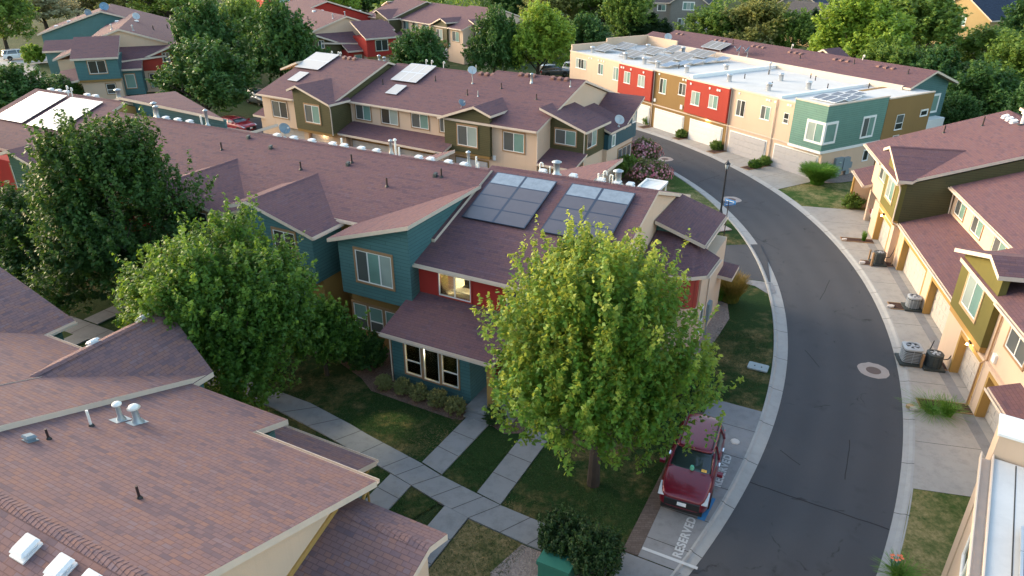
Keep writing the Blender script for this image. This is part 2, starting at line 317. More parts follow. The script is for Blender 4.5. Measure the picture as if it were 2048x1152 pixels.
def dup(root, loc, rz=0, scale=None, label=None, group=None):
    r = root.copy(); COL.objects.link(r); r.location = loc; r.rotation_euler = (0, 0, rz)
    if scale: r.scale = scale if hasattr(scale, '__len__') else (scale,) * 3
    if label: r['label'] = label
    if group: r['group'] = group
    for ch in kids(root):
        c = ch.copy(); COL.objects.link(c); c.parent = r
        for g in kids(ch):
            d = g.copy(); COL.objects.link(d); d.parent = c
    return r

# ------------------------------------------------------------------ houses
LAMPS = []
class House:
    def __init__(s, name, ang, origin, off, label, cat='townhouse row', shingle='shingle'):
        a = R_(ang); s.ca, s.sa = math.cos(a), math.sin(a); s.o = origin; s.ang = a; s.off = Vector((off[0], off[1], 0)); s.sh = shingle
        w = s.w(*off, 0); s.root = empty(name, w, a, label, cat); s.roof = None; s.n = 0
    def w(s, u, v, z=0): return Vector((s.o[0] + u * s.ca - v * s.sa, s.o[1] + u * s.sa + v * s.ca, z))
    def mk(s, g, name, mats, parent=None, smooth=False): return g.build(name, mats, parent or s.root, s.off, smooth)
    def wall(s, mat, name='wall'): return Part(s, name, mat)
    def roofs(s, slabs, t=.2, gut=(), caps=()):
        s.slabs = []
        for p in slabs:
            g = G(); g.slab(p, t); s.slabs.append((s.mk(g, 'roof', [s.sh, 'fascia', 'soffit']), [Vector(q) for q in p]))
        s.roof = s.slabs[0][0]
        for a, b in gut:
            g = G(); a, b = Vector(a), Vector(b); d = (b - a).normalized(); nrm = Vector((d.y, -d.x, 0)).normalized()
            q0 = a + nrm * .012; q1 = b + nrm * .012
            P = [q + nrm * i + Vector((0, 0, z)) for q in (q0, q1) for i, z in ((0, -.02), (0, -.15), (.12, -.15), (.12, -.03), (.105, -.03), (.105, -.135), (.015, -.135), (.015, -.02))]
            for k in range(8): g.poly([P[k], P[(k + 1) % 8], P[8 + (k + 1) % 8], P[8 + k]])
            for k in (0, 8): g.poly([P[k], P[k + 1], P[k + 6], P[k + 7]]); g.poly([P[k + 1], P[k + 2], P[k + 5], P[k + 6]]); g.poly([P[k + 2], P[k + 3], P[k + 4], P[k + 5]])
            m_ = (a + b) / 2 - nrm * .3; s.mk(g, 'gutter', ['fascia'], s.roof_at(m_.x, m_.y, m_.z))
        for a, b in caps:
            g = G(); a, b = Vector(a), Vector(b); L = (b - a).length; d = (b - a) / L; sd = d.cross(Vector((0, 0, 1))).normalized(); n = int(L / .15)
            for i in range(n):
                p = a + d * (i * L / n); q = a + d * ((i + 1) * L / n + .05)
                z0, z1 = Vector((0, 0, .010)), Vector((0, 0, .022)); dr = Vector((0, 0, -.055))
                g.poly([p + z0 - sd * .16 + dr, p + z0, q + z1, q + z1 - sd * .16 + dr]); g.poly([p + z0, p + z0 + sd * .16 + dr, q + z1 + sd * .16 + dr, q + z1])
                g.poly([q + z1, q + z1 + sd * .16 + dr, q + z0 * .3 + sd * .16 + dr, q + z0 * .3]); g.poly([q + z1 - sd * .16 + dr, q + z1, q + z0 * .3, q + z0 * .3 - sd * .16 + dr])
            m_ = (a + b) / 2; g.build('ridge_cap', [s.sh], s.roof_at(m_.x, m_.y - .05, m_.z), s.off, weld=False)
        return s.roof
    def roof_at(s, u, v, z=99):
        best, bz = s.roof, -1e9
        for o, P in getattr(s, 'slabs', ()):
            ins = False
            for i in range(len(P)):
                a, b = P[i], P[(i + 1) % len(P)]
                if (a.y > v) != (b.y > v) and u < (b.x - a.x) * (v - a.y) / (b.y - a.y) + a.x: ins = not ins
            if ins:
                n = (P[1] - P[0]).cross(P[2] - P[0]); zz = P[0].z - (n.x * (u - P[0].x) + n.y * (v - P[0].y)) / n.z
                if bz < zz < z + .6: best, bz = o, zz
        return best
    def axes(s, plane, c):
        if plane == 'v': return lambda a, z, d: (a, c - d, z)
        if plane == 'V': return lambda a, z, d: (a, c + d, z)
        if plane == 'u': return lambda a, z, d: (c + d, a, z)
        return lambda a, z, d: (c - d, a, z)
    def pbox(s, g, P, a0, a1, z0, z1, d0, d1, m=0):
        p = [P(a, z, d) for d in (d0, d1) for z in (z0, z1) for a in (a0, a1)]
        for q in ((0, 2, 3, 1), (4, 5, 7, 6), (0, 1, 5, 4), (2, 6, 7, 3), (0, 4, 6, 2), (1, 3, 7, 5)): g.poly([p[i] for i in q], m)
    def win(s, plane, c, a0, a1, z0, z1, style='slider', panes=('gscreen', 'gteal'), trim='trimtan', tw=.11, inset=0.0, parent=None, label=None):
        P = s.axes(plane, c - inset if plane in ('u', 'V') else c + inset); g = G()
        if trim:
            s.pbox(g, P, a0 - tw, a1 + tw, z1, z1 + tw * 1.25, -.02, .05); s.pbox(g, P, a0 - tw, a1 + tw, z0 - tw, z0, -.02, .055)
            s.pbox(g, P, a0 - tw, a0, z0, z1, -.02, .048); s.pbox(g, P, a1, a1 + tw, z0, z1, -.02, .048)
            w = s.mk(g, 'window', [trim])
        else:
            s.pbox(g, P, a0 - .05, a1 + .05, z0 - .05, z0, -.02, .07); w = s.mk(g, 'window', ['white'])
        if label: w['label'] = label
        g = G(); f = .05
        s.pbox(g, P, a0 + .001, a1 - .001, z1 - f, z1 - .001, -.01, .035); s.pbox(g, P, a0 + .001, a1 - .001, z0 + .001, z0 + f, -.01, .036)
        s.pbox(g, P, a0 + .001, a0 + f, z0 + f, z1 - f, -.01, .034); s.pbox(g, P, a1 - f, a1 - .001, z0 + f, z1 - f, -.01, .034)
        cuts = []
        n = {'slider': 2, 'triple': 3, 'quad': 4}.get(style, 1)
        for i in range(1, n): a = a0 + (a1 - a0) * i / n; cuts.append(a); s.pbox(g, P, a - .03, a + .03, z0 + f, z1 - f, -.01, .033)
        hz = z0 + (z1 - z0) * .42 if style == 'hung' else None
        if hz: s.pbox(g, P, a0 + f, a1 - f, hz - .03, hz + .03, -.01, .033)
        s.mk(g, 'frame', ['white'], w)
        if panes is None: return w
        edges = [a0] + cuts + [a1]
        cells = [(edges[i], edges[i + 1], z0, z1) for i in range(n)] if not hz else [(a0, a1, hz, z1), (a0, a1, z0, hz)]
        for i, (p0, p1, q0, q1) in enumerate(cells):
            g = G(); s.pbox(g, P, p0 + .035, p1 - .035, q0 + .035, q1 - .035, -.009, .012); s.mk(g, 'pane', [panes[i % len(panes)]], w)
        return w
    def opening_wall(s, mat, plane, c, a0, a1, z0, z1, ops, th=.15, name='wall'):
        "wall with rectangular openings, from the plane inwards by th"
        P = s.axes(plane, c); g = G(); x = a0
        for o0, o1, q0, q1 in sorted(ops):
            if o0 > x: s.pbox(g, P, x, o0, z0, z1, -th, 0)
            if q0 > z0: s.pbox(g, P, o0, o1, z0, q0, -th, 0)
            if q1 < z1: s.pbox(g, P, o0, o1, q1, z1, -th, 0)
            x = o1
        if x < a1: s.pbox(g, P, x, a1, z0, z1, -th, 0)
        return s.mk(g, name, [mat])
    def garage(s, plane, c, a0, a1, z1=2.3, inset=.2, mat='gdoor', trim=None, label=None):
        P = s.axes(plane, c); g = G(); n = 4; w = (z1 - .03) / n
        for i in range(n):
            s.pbox(g, P, a0 + .01, a1 - .01, .03 + i * w, .03 + (i + 1) * w - .022, -inset - .06, -inset)
            k = max(4, int((a1 - a0) / .62)); pw = (a1 - a0 - .1) / k
            for j in range(k): s.pbox(g, P, a0 + .05 + j * pw + .05, a0 + .05 + (j + 1) * pw - .05, .03 + i * w + .12, .03 + (i + 1) * w - .14, -inset - .01, -inset + .014)
        d = s.mk(g, 'garage_door', [mat])
        if label: d['label'] = label
        g = G(); s.pbox(g, P, a0, a1, .03, z1, -inset - .10, -inset - .065); s.mk(g, 'door_seam', ['joint'], d)
        if trim:
            g = G(); s.pbox(g, P, a0 - .12, a0, 0, z1 + .12, -.02, .03); s.pbox(g, P, a1, a1 + .12, 0, z1 + .12, -.02, .03); s.pbox(g, P, a0, a1, z1, z1 + .12, -.02, .028); s.mk(g, 'door_trim', [trim], d)
        return d
    def downspout(s, pts, r=.045, mat='fascia'):
        g = G(); g.tube(pts, r, 6); return s.mk(g, 'downspout', [mat])
    def rp(s): return s.roof
    # roof fittings, sub-parts of the roof
    def boxvent(s, u, v, z, mat='ventw', ax='u', slope=(0, 0), sz=.42):
        g = G(); h = sz / 2
        def Z(x, y): return z + slope[0] * x + slope[1] * y
        for (x0, x1, y0, y1, b0, b1, i) in ((-h, h, -h, h, -.02, .03, 0), (-h * .7, h * .7, -h * .7, h * .7, .03, .12, 0), (-h * .95, h * .95, -h * .95, h * .95, .12, .20, .25)):
            pb = [(u + x, v + y, Z(x, y) + b0) for x, y in ((x0, y0), (x1, y0), (x1, y1), (x0, y1))]
            k = 1 - i; pt = [(u + x * k, v + y * k, Z(x * k, y * k) + b1) for x, y in ((x0, y0), (x1, y0), (x1, y1), (x0, y1))]
            g.poly(pb[::-1]); g.poly(pt)
            for a in range(4): g.poly([pb[a], pb[(a + 1) % 4], pt[(a + 1) % 4], pt[a]])
        return s.mk(g, 'roof_vent', [mat], s.roof_at(u, v, z))
    def pipev(s, u, v, z, h=.45, r=.05, mat='pipe', cap=False, boot=True):
        g = G(); g.tube([(u, v, z - .15), (u, v, z + h)], r, 8)
        if boot: g.lathe([(r * 2.4, -.03), (r * 2.0, .03), (r * 1.2, .08)], (u, v, z), 10, 1)
        if cap: g.lathe([(r * .9, h), (r * 1.9, h + .02), (r * 1.9, h + .07), (r * 1.2, h + .12), (0, h + .16)], (u, v, z), 12, 0)
        return s.mk(g, 'vent_pipe', [mat, 'black' if mat != 'galv' else 'galv'], s.roof_at(u, v, z))
    def flue(s, u, v, z, h=.8, r=.15):
        g = G(); g.lathe([(r * 1.7, -.1), (r * 1.7, .05), (r, .16), (r, h)], (u, v, z), 14); g.lathe([(r, h), (r * 1.6, h + .03), (r * 1.6, h + .07), (0, h + .17)], (u, v, z), 14)
        return s.mk(g, 'flue', ['galv'], s.roof_at(u, v, z), True)
    def jpipe(s, u, v, z, h=.6):
        g = G(); pts = [(u, v, z - .1), (u, v, z + h)] + [(u + .09 - .09 * math.cos(t), v, z + h + .09 * math.sin(t)) for t in (.5, 1.0, 1.57, 2.2, 2.8, 3.14)] + [(u + .18, v, z + h - .12)]
        g.tube(pts, .04, 7); return s.mk(g, 'vent_pipe', ['pvc'], s.roof_at(u, v, z))
class Part:
    def __init__(s, h, name, mat): s.h = h; s.g = G(); s.name = name; s.mat = mat
    def __enter__(s): return s.g
    def __exit__(s, *a):
        if s.name in ('room_shelf', 'armchair', 'office_chair', 'desk', 'meter_box', 'meter_dial'): s.h.mk(s.g, s.name, [s.mat]); return
        b = 0; cur = None
        for f, m in zip(s.g.f, s.g.m):            # pieces share no vertices: a new box or prism starts where the face run restarts
            pts = [s.g.v[i] for i in f]
            if cur is not None and not any(p in seen for p in pts): s.h.mk(cur, s.name, [s.mat]); cur = None
            if cur is None: cur = G(); seen = set()
            cur.poly(pts, m); seen.update(pts)
        if cur is not None: s.h.mk(cur, s.name, [s.mat])

S3 = 1 / 3
# ================================================================== centre row
H = House('townhouse_row', -27.5, (-1.943, 27.594), (-20, 8), 'long centre townhouse row with teal boxes and a red upper wall beneath dark solar panels')
def gz(v, e, z): return z + (v - e) * S3
# --- roofs
slabs = [
 [(-4.45, 2.15, 5.65), (5.2, 2.15, 5.65), (5.2, 10.3, 8.37), (-4.45, 10.3, 8.37)], [(-4.45, 10.3, 8.37), (5.2, 10.3, 8.37), (5.2, 17.5, 5.97), (-4.45, 17.5, 5.97)],
 [(-36.2, 3.75, 6.36), (-4.12, 3.75, 6.36), (-4.12, 9.6, 8.31), (-36.2, 9.6, 8.31)], [(-36.2, 9.6, 8.31), (-4.12, 9.6, 8.31), (-4.12, 17.4, 5.71), (-36.2, 17.4, 5.71)],
 [(-47.3, 3.75, 6.33), (-36.21, 3.75, 6.33), (-36.21, 10.9, 8.72), (-47.3, 10.9, 8.72)], [(-47.3, 10.9, 8.72), (-36.21, 10.9, 8.72), (-36.21, 17.5, 6.5), (-47.3, 17.5, 6.5)],
 [(-4.7, -.42, 2.99), (1.45, -.42, 2.99), (1.45, 2.5, 3.96), (-4.7, 2.5, 3.96)],
 [(-9.04, 1.4, 6.32), (-4.0, 1.4, 7.88), (-4.0, 8.3, 7.88), (-9.04, 8.3, 6.32)],
]
def baygable(uR, back=7.2):
    return [[(uR, 1.4, 6.2), (uR, back, 6.2), (uR - 4.3, back, 7.42), (uR - 4.3, 1.4, 7.42)], [(uR - 4.3, 1.4, 7.42), (uR - 4.3, 5.4, 7.42), (uR - 5.7, 5.4, 7.02), (uR - 5.7, 1.4, 7.02)]]
for uR in (-10.0, -16.5, -24.6, -31.3): slabs += baygable(uR)
for uh, v1 in ((.9, 17.2), (-9.25, 14.1), (-24.25, 14.1)):
    slabs.append([(uh, 10.4, 7.72), (uh, v1, 7.72), (uh - 4.6, v1, 6.2), (uh - 4.6, 10.4, 6.2)])
slabs += [[(-38.4, 11.0, 8.5), (-37.0, 11.0, 8.98), (-35.1, 14.5, 8.98), (-37.4, 14.5, 8.2)], [(-37.0, 11.0, 8.98), (-26.2, 11.0, 8.52), (-35.1, 14.5, 8.98)]]
slabs += [[(5.1, 10.5, 6.69), (7.8, 10.5, 5.81), (7.8, 15.4, 5.81), (5.1, 15.4, 6.69)],
 [(5.1, 7.9, 4.92), (6.6, 8.0, 4.92), (6.35, 11.1, 5.95), (5.1, 11.1, 5.95)], [(6.6, 8.0, 4.92), (7.8, 8.4, 4.92), (7.0, 11.1, 5.75), (6.35, 11.1, 5.95)],
 [(7.8, 8.4, 4.92), (8.4, 8.9, 4.92), (7.42, 11.1, 5.5), (7.0, 11.1, 5.75)], [(8.4, 8.9, 4.92), (8.5, 11.3, 4.95), (7.45, 11.3, 5.45), (7.42, 11.1, 5.5)],
 [(7.5, 13.6, 2.95), (8.9, 13.6, 2.85), (8.9, 15.6, 2.85), (7.5, 15.6, 2.95)]]
H.roofs(slabs, .2, gut=[((-4.45, 2.15, 5.65), (5.2, 2.15, 5.65)), ((-4.7, -.42, 2.99), (1.45, -.42, 2.99)), ((-10.3, 3.75, 6.36), (-8.2, 3.75, 6.36)), ((-10.0, 1.4, 6.2), (-10.0, 3.7, 6.2)), ((8.4, 8.9, 4.92), (8.5, 11.3, 4.95)), ((7.8, 10.5, 5.81), (7.8, 15.4, 5.81))],
 caps=[((-35.9, 9.6, 8.31), (-4.3, 9.6, 8.31)), ((-4.2, 10.3, 8.37), (5.0, 10.3, 8.37)), ((-14.3, 1.5, 7.42), (-14.3, 6.9, 7.42)), ((-20.8, 1.5, 7.42), (-20.8, 6.9, 7.42)), ((-47.1, 10.9, 8.72), (-36.4, 10.9, 8.72))])
# --- bodies
with H.wall('ochre') as g:
    g.prism([(4.15, 0), (4.15, 6.22), (9.6, 8.04), (17, 5.58), (17, 0)], -36.0, -4.36)
    g.prism([(4.15, 0), (4.15, 6.2), (10.9, 8.46), (17, 6.4), (17, 0)], -46.9, -36.01)
with H.wall('beige') as g:
    g.prism([(5.2, 0), (5.2, 6.4), (10.3, 8.1), (17, 5.9), (17, 0)], -4.35, 4.84)
    g.prism([(2.66, 0), (2.66, 5.55), (10.3, 8.14), (17, 5.92), (17, 0)], 4.85, 5.03)
    g.box(5.04, 8.08, 9.42, 15, 0, 4.70)
    g.prism([(5.05, 8.3), (6.5, 8.4), (7.55, 8.75), (8.0, 9.1), (8.0, 9.41), (5.05, 9.41)], 0, 2.9, 'z')
with H.wall('redbat') as g: g.prism([(5.06, 8.31), (6.48, 8.41), (7.53, 8.77), (7.98, 9.12), (7.98, 9.405), (5.06, 9.405)], 2.901, 4.75, 'z')
with H.wall('teal') as g:
    g.prism([(5.04, 4.4), (7.42, 4.4), (7.42, 5.70), (5.04, 6.46)], 11.12, 15.2, 'v')
with H.wall('teal') as g:       # bay with the shed roof
    g.prism([(-8.7, 3.25), (-4.32, 3.25), (-4.32, 7.56), (-8.7, 6.2)], 1.8, 8.2, 'v')
with H.wall('tan') as g: g.box(-8.65, -4.45, 2.35, 4.2, 0, 3.248)
def bay(uR, mat, low):
    with H.wall(mat) as g: g.prism([(uR - 5.1, 3.28), (uR - .45, 3.28), (uR - .45, 6.10), (uR - 4.3, 7.2), (uR - 5.1, 6.96)], 1.8, 5.2, 'v')
    with H.wall(low) as g: g.box(uR - 5.05, uR - .5, 2.3, 4.2, 0, 3.278)
    H.win('v', 1.8, uR - 3.1, uR - 1.6, 4.3, 5.95, panes=('gdark', 'gdark'))
    H.win('v', 2.3, uR - 3.6, uR - 2.7, .9, 2.5, 'hung', panes=('gdark', 'gscreen')); H.win('v', 2.3, uR - 2.4, uR - 1.5, .9, 2.5, 'hung', panes=('gteal', 'gscreen'))
bay(-10.0, 'teal', 'ochre'); bay(-16.5, 'olive', 'beige'); bay(-24.6, 'red', 'ochre'); bay(-31.3, 'green', 'tan')
with H.wall('red') as g: g.box(-46.5, -36.45, 2.6, 4.2, 0, 6.05)
H.win('v', 2.6, -38.0, -36.7, 4.2, 5.8, panes=('gscreen', 'gdark'))
g = G(); g.slab([(-41.5, -.4, 2.95), (-36.6, -.4, 2.95), (-36.6, 2.6, 3.95), (-41.5, 2.6, 3.95)], .2); H.mk(g, 'porch_roof', ['shingle', 'fascia', 'soffit'])
with H.wall('teal') as g: g.box(-41.2, -36.9, 0, 2.5, 0, 2.9)
with H.wall('teal') as g: g.prism([(-38.1, 6.5), (-26.6, 6.5), (-26.6, 8.28), (-37.0, 8.70), (-38.1, 8.34)], 11.45, 11.6, 'v')
# --- front bay with its lit room
H.opening_wall('teal', 'v', 0, -4.4, 0, 0, 2.92, [(-3.62, -2.70, .8, 2.63), (-2.55, -1.67, .76, 2.63), (-1.53, -.62, .8, 2.63)])
with H.wall('teal') as g:
    g.prism([(.151, 0), (.151, 2.93), (2.49, 3.70), (2.49, 0)], -4.4, -4.25); g.prism([(.151, 0), (.151, 2.93), (2.49, 3.70), (2.49, 0)], -.15, 0)
for k, (a0, a1, st, z0) in enumerate(((-3.62, -2.70, 'hung', .8), (-2.55, -1.67, 'one', .76), (-1.53, -.62, 'hung', .8))):
    H.win('v', 0, a0, a1, z0, 2.63, st, panes=('clear', 'clear') if st == 'hung' else ('clear',), trim='trimtan', tw=.075)
with H.wall('interior', 'room') as g: g.box(-4.24, -.16, 2.3, 2.4, .25, 3.4); g.box(-4.24, -4.2, .2, 2.3, .25, 3.0); g.box(-.2, -.16, .2, 2.3, .25, 3.0)
with H.wall('floorwood', 'room_floor') as g: g.box(-4.24, -.16, .16, 2.3, .1, .25)
for cu in (-2.9, -1.95, -.80):
    g = G(); n = 7
    for i in range(n):
        a = cu - .17 + i * .05; g.box(a, a + .045, .22 + (i % 2) * .03, .27 + (i % 2) * .03, .9 if i % 2 else .82, 2.62)
    H.mk(g, 'curtain', ['curtain'])
with H.wall('wood', 'room_shelf') as g:
    g.box(-3.5, -2.6, 1.6, 2.2, .25, .95)
    for k in range(3): g.box(-2.45 + k * .02, -1.75, .6 + k * .25, .66 + k * .25, .25, .75 + k * .12)
    g.tube([(-1.2, .9, .25), (-.9, 1.3, 1.0), (-1.25, 1.4, .25)], .05, 6); g.tube([(-.75, .8, .25), (-1.1, 1.2, 1.05)], .05, 6)
with H.wall('redthing', 'armchair') as g: g.box(-3.35, -2.95, .5, .95, .25, .7); g.box(-3.35, -2.95, .9, 1.0, .7, 1.15)
# --- red upper wall
H.opening_wall('red', 'v', 2.5, -4.31, 2.45, 0, 5.5, [(-3.15, -1.33, 4.05, 5.27)])
with H.wall('beige') as g: g.box(2.46, 5.02, 2.48, 2.655, 0, 5.52)
H.win('v', 2.5, -3.15, -1.33, 4.05, 5.27, panes=('clear', 'clear'), trim='redst', tw=.07)
H.win('v', 2.5, .6, 1.9, 4.2, 5.3, trim='redst', tw=.07, panes=('gscreen', 'gpale'))
with H.wall('interior', 'room') as g: g.box(-4.25, -.2, 5.0, 5.1, 3.3, 5.6); g.box(-4.25, -4.2, 2.7, 5, 3.3, 5.6); g.box(-.3, -.2, 2.7, 5, 3.3, 5.6); g.box(-4.25, -.2, 2.7, 5, 5.5, 5.56); g.box(-4.25, -.2, 2.7, 5, 3.9, 3.97)
with H.wall('deskw', 'desk') as g: g.box(-2.6, -1.3, 2.75, 3.3, 4.25, 4.3); g.box(-3.2, -2.75, 3.4, 4.3, 3.97, 4.9)
with H.wall('chairblk', 'office_chair') as g: g.box(-2.3, -1.75, 3.5, 3.62, 4.35, 5.0); g.box(-2.3, -1.75, 3.3, 3.7, 4.2, 4.32); g.tube([(-2.0, 3.5, 3.97), (-2.0, 3.5, 4.2)], .04, 6)
# --- porch
with H.wall('ochre', 'porch_post') as g: g.box(.95, 1.22, -.12, .15, 0, 2.86)
with H.wall('concrete', 'porch_slab') as g: g.box(.01, 2.4, -.6, 2.49, 0, .28); g.box(.15, 1.6, -.95, -.601, 0, .15)
with H.wall('doorb', 'front_door') as g: g.box(.18, 1.08, 2.42, 2.498, .28, 2.35)
with H.wall('darkmetal', 'door_handle') as g: g.box(.25, .31, 2.39, 2.419, 1.2, 1.32)
# --- windows
H.win('v', 1.8, -7.62, -5.4, 4.15, 5.88, 'triple', panes=('gscreen', 'gteal', 'gpale'))
for a in (-8.58, -7.55, -6.5): H.win('v', 2.35, a, a + .88, .9, 2.4, 'hung', panes=('gteal', 'gscreen'))
H.win('u', 7.42, 11.5, 12.3, 4.95, 5.55, 'one', panes=('gdark',), trim=None); H.win('u', 7.42, 13.0, 14.4, 4.95, 5.55, panes=('gdark', 'gscreen'), trim=None)
H.win('u', 8.08, 10.0, 10.8, 1.0, 2.3, 'hung', panes=('gscreen', 'gpale'), trim=None); H.win('v', 8.75, 6.9, 7.35, 3.3, 4.5, 'one', panes=('gpale',), trim=None)
H.downspout([(-9.0, 4.05, 6.2), (-9.0, 4.08, .1)]); H.downspout([(8.3, 11.2, 4.9), (8.13, 11.2, 4.6), (8.13, 11.2, .1)]); H.downspout([(-4.5, -.35, 2.8), (-4.45, -.06, 2.6), (-4.45, -.06, .1)], .035)
with H.wall('meter', 'meter_box') as g: g.box(8.081, 8.25, 11.6, 12.2, .9, 2.0); g.box(8.081, 8.2, 12.3, 12.7, 1.0, 1.7); g.tube([(8.15, 11.9, .9), (8.15, 11.9, 0)], .04, 6)
# --- roof fittings
for u in (-30.5, -29.3, -28.1, -20.0, -18.6, -17.1, -15.43, -14.52, -13.2, -12.06, -9.02, -8.21, -6.98, -5.95): H.boxvent(u, 9.75, 8.27)
for u in (-45.6, -44.6, -43.6, -41.0, -40.0): H.boxvent(u, 11.1, 8.66)
for u in (-1.4, .4, 2.0, 2.9, 3.6): H.boxvent(u, 10.55, 8.3)
for u, v in ((-15.62, 6.99), (-12.84, 8.35), (-9.24, 6.87), (-6.6, 8.39), (-22.7, 7.5)): H.pipev(u, v, gz(v, 3.75, 6.36), .5)
for u, v in ((-12.9, 8.05), (-6.98, 8.36), (-19.3, 8.38), (-21.8, 9.0)): H.boxvent(u, v, gz(v, 3.75, 6.36), 'acdark', slope=(0, S3), sz=.24)
for u, v, h in ((-10.9, 10.1, .8), (-14.9, 10.0, .5), (-27.2, 10.0, .6), (-10.5, 9.9, .5), (-5.4, 10.2, .55), (-5.1, 9.9, .3)): H.pipev(u, v, 8.22, h, .06, 'pvc', h > .7, False)
for u in (-11.0, -5.6): H.flue(u - .3, 10.2, 8.15, .75, .09)
H.flue(-.6, 10.6, 8.25, .7, .17); H.flue(2.9, 10.6, 8.25, .7, .17); H.flue(-32.1, 10.2, 8.1, 1.0, .14); H.flue(-31.4, 9.8, 8.2, .8, .12); H.flue(-26.5, 9.9, 8.2, 1.0, .10); H.flue(-37.3, 11.2, 8.6, .8, .16)
for u, h in ((-1.6, .5), (2.1, .55), (2.45, .4), (-42.6, .7), (-42.1, .6)): H.jpipe(u, 10.6, 8.25 if u > -20 else 8.6, h)
for u in (-.95, 1.85, 2.65): H.pipev(u, 10.5, 8.3, .45, .05, 'pvc', False, False)
MH = H

# ================================================================== row behind
def olive_row(name, ang, origin, label, full=True):
    H = House(name, ang, origin, (-14, 8), label)
    sl = [[(-31.2, 1.05, 5.65), (-20.9, 1.05, 5.65), (-20.9, 9.55, 8.48), (-31.2, 9.55, 8.48)], [(-31.2, 9.55, 8.48), (-20.9, 9.55, 8.48), (-20.9, 17.2, 5.93), (-31.2, 17.2, 5.93)],
     [(-20.95, 3.4, 5.65), (-8.5, 3.4, 5.65), (-8.5, 10.95, 8.16), (-20.95, 10.95, 8.16)], [(-20.95, 10.95, 8.16), (-8.5, 10.95, 8.16), (-8.5, 17.2, 6.08), (-20.95, 17.2, 6.08)],
     [(-8.9, 2.9, 5.66), (.55, 2.9, 5.66), (.55, 11.3, 8.46), (-8.9, 11.3, 8.46)], [(-8.9, 11.3, 8.46), (.55, 11.3, 8.46), (.55, 18.2, 6.16), (-8.9, 18.2, 6.16)],
     [(-24.9, .65, 7.12), (-20.6, .65, 5.78), (-20.6, 3.5, 5.78), (-24.9, 5.6, 7.12)], [(-26.2, .65, 6.62), (-24.9, .65, 7.12), (-24.9, 5.6, 7.12), (-26.2, 4.0, 6.62)],
     [(-9.4, 2.55, 5.68), (-5.5, 2.55, 7.05), (-5.5, 7.2, 7.05), (-9.4, 4.5, 5.68)], [(-5.5, 2.55, 7.05), (-3.75, 2.55, 6.46), (-3.75, 5.2, 6.46), (-5.5, 7.2, 7.05)],
     [(-20.9, 1.6, 2.92), (-8.2, 1.6, 2.92), (-8.2, 3.82, 3.66), (-20.9, 3.82, 3.66)], [(.36, 3.1, 2.95), (3.9, 3.1, 2.95), (3.9, 5.5, 3.72), (.36, 5.5, 3.72)],
     [(-.5, 5.0, 7.1), (3.95, 5.0, 5.62), (3.95, 9.7, 5.62), (-.5, 9.7, 7.1)], [(-34.0, 2.4, 2.95), (-30.9, 2.4, 2.95), (-30.9, 5.5, 3.95), (-34.0, 5.5, 3.95)],
     [(.45, 12.2, 4.60), (4.2, 12.2, 4.60), (4.2, 16.2, 6.62), (.45, 16.2, 6.62)], [(.45, 9.2, 6.1), (4.25, 9.2, 4.72), (4.25, 13.4, 4.72), (.45, 13.4, 6.1)],
     [(-31.0, 6.5, 8.0), (-31.0, 12, 8.0), (-33.6, 12, 7.1), (-33.6, 6.5, 7.1)]]
    H.roofs(sl, .2, gut=[((-31.2, 1.05, 5.65), (-26.0, 1.05, 5.65)), ((-20.95, 3.4, 5.65), (-9.4, 3.4, 5.65)), ((-4.6, 2.9, 5.66), (.5, 2.9, 5.66)), ((-20.7, 1.6, 2.92), (-9.0, 1.6, 2.92)), ((.5, 3.1, 2.95), (3.9, 3.1, 2.95))],
     caps=[((-31, 9.55, 8.48), (-21, 9.55, 8.48)), ((-20.8, 10.95, 8.16), (-9, 10.95, 8.16)), ((-8.8, 11.3, 8.46), (.5, 11.3, 8.46))] if full else ())
    with H.wall('beige') as g:
        g.prism([(1.45, 2.6), (1.45, 5.55), (9.55, 8.2), (17, 5.7), (17, 0), (2.4, 0), (2.4, 2.6)], -30.9, -21.4)
        g.prism([(3.8, 2.6), (3.8, 5.55), (10.95, 7.9), (17, 5.9), (17, 0), (2.5, 0), (2.5, 2.6)], -21.0, -8.8)
        g.prism([(3.3, 0), (3.3, 5.55), (11.3, 8.2), (18, 5.95), (18, 0)], -8.79, .35)
        g.box(.36, 3.5, 5.62, 9.3, 0, 3.2); g.box(.36, 3.88, 9.31, 14.7, 0, 3.08)
        g.box(-33.5, -30.95, 3, 9, 0, 2.9)
    with H.wall('olive') as g:
        g.prism([(1.5, 2.61), (1.5, 5.5), (9.55, 8.19), (14, 6.7), (14, 3)], -21.39, -21.12)
        g.prism([(-25.75, 2.9), (-20.95, 2.9), (-20.95, 5.66), (-24.9, 6.88), (-25.75, 6.55)], 1.0, 1.49, 'v'); g.box(-21.3, -20.95, 1.491, 3.75, 2.9, 5.6)
        g.prism([(-8.95, 2.82), (-4.12, 2.82), (-4.12, 6.3), (-5.5, 6.8), (-8.95, 5.6)], 2.95, 3.295, 'v')
        g.prism([(.1, 3.2), (3.55, 3.2), (3.55, 5.50), (.1, 6.65)], 5.45, 9.3, 'v')
    with H.wall('tan', 'soffit_band') as g: g.box(-25.7, -21.0, 1.05, 2.39, 2.62, 2.88); g.box(-8.9, -4.2, 2.99, 3.28, 2.55, 2.81)
    with H.wall('tealbat') as g: g.prism([(9.5, 3.1), (9.5, 4.4), (12.6, 4.5), (15.4, 5.85), (15.4, 3.1)], .36, 3.9)
    for a0, a1 in ((-20.3, -18.4), (-17.05, -15.0), (-13.35, -11.4), (-10.1, -9.15)): H.win('v', 3.8, a0, a1, 3.95 + (.1 if a0 > -14 else 0), 5.35, panes=('gscreen', 'gteal') if a0 != -17.05 else ('gdark', 'gpale'))
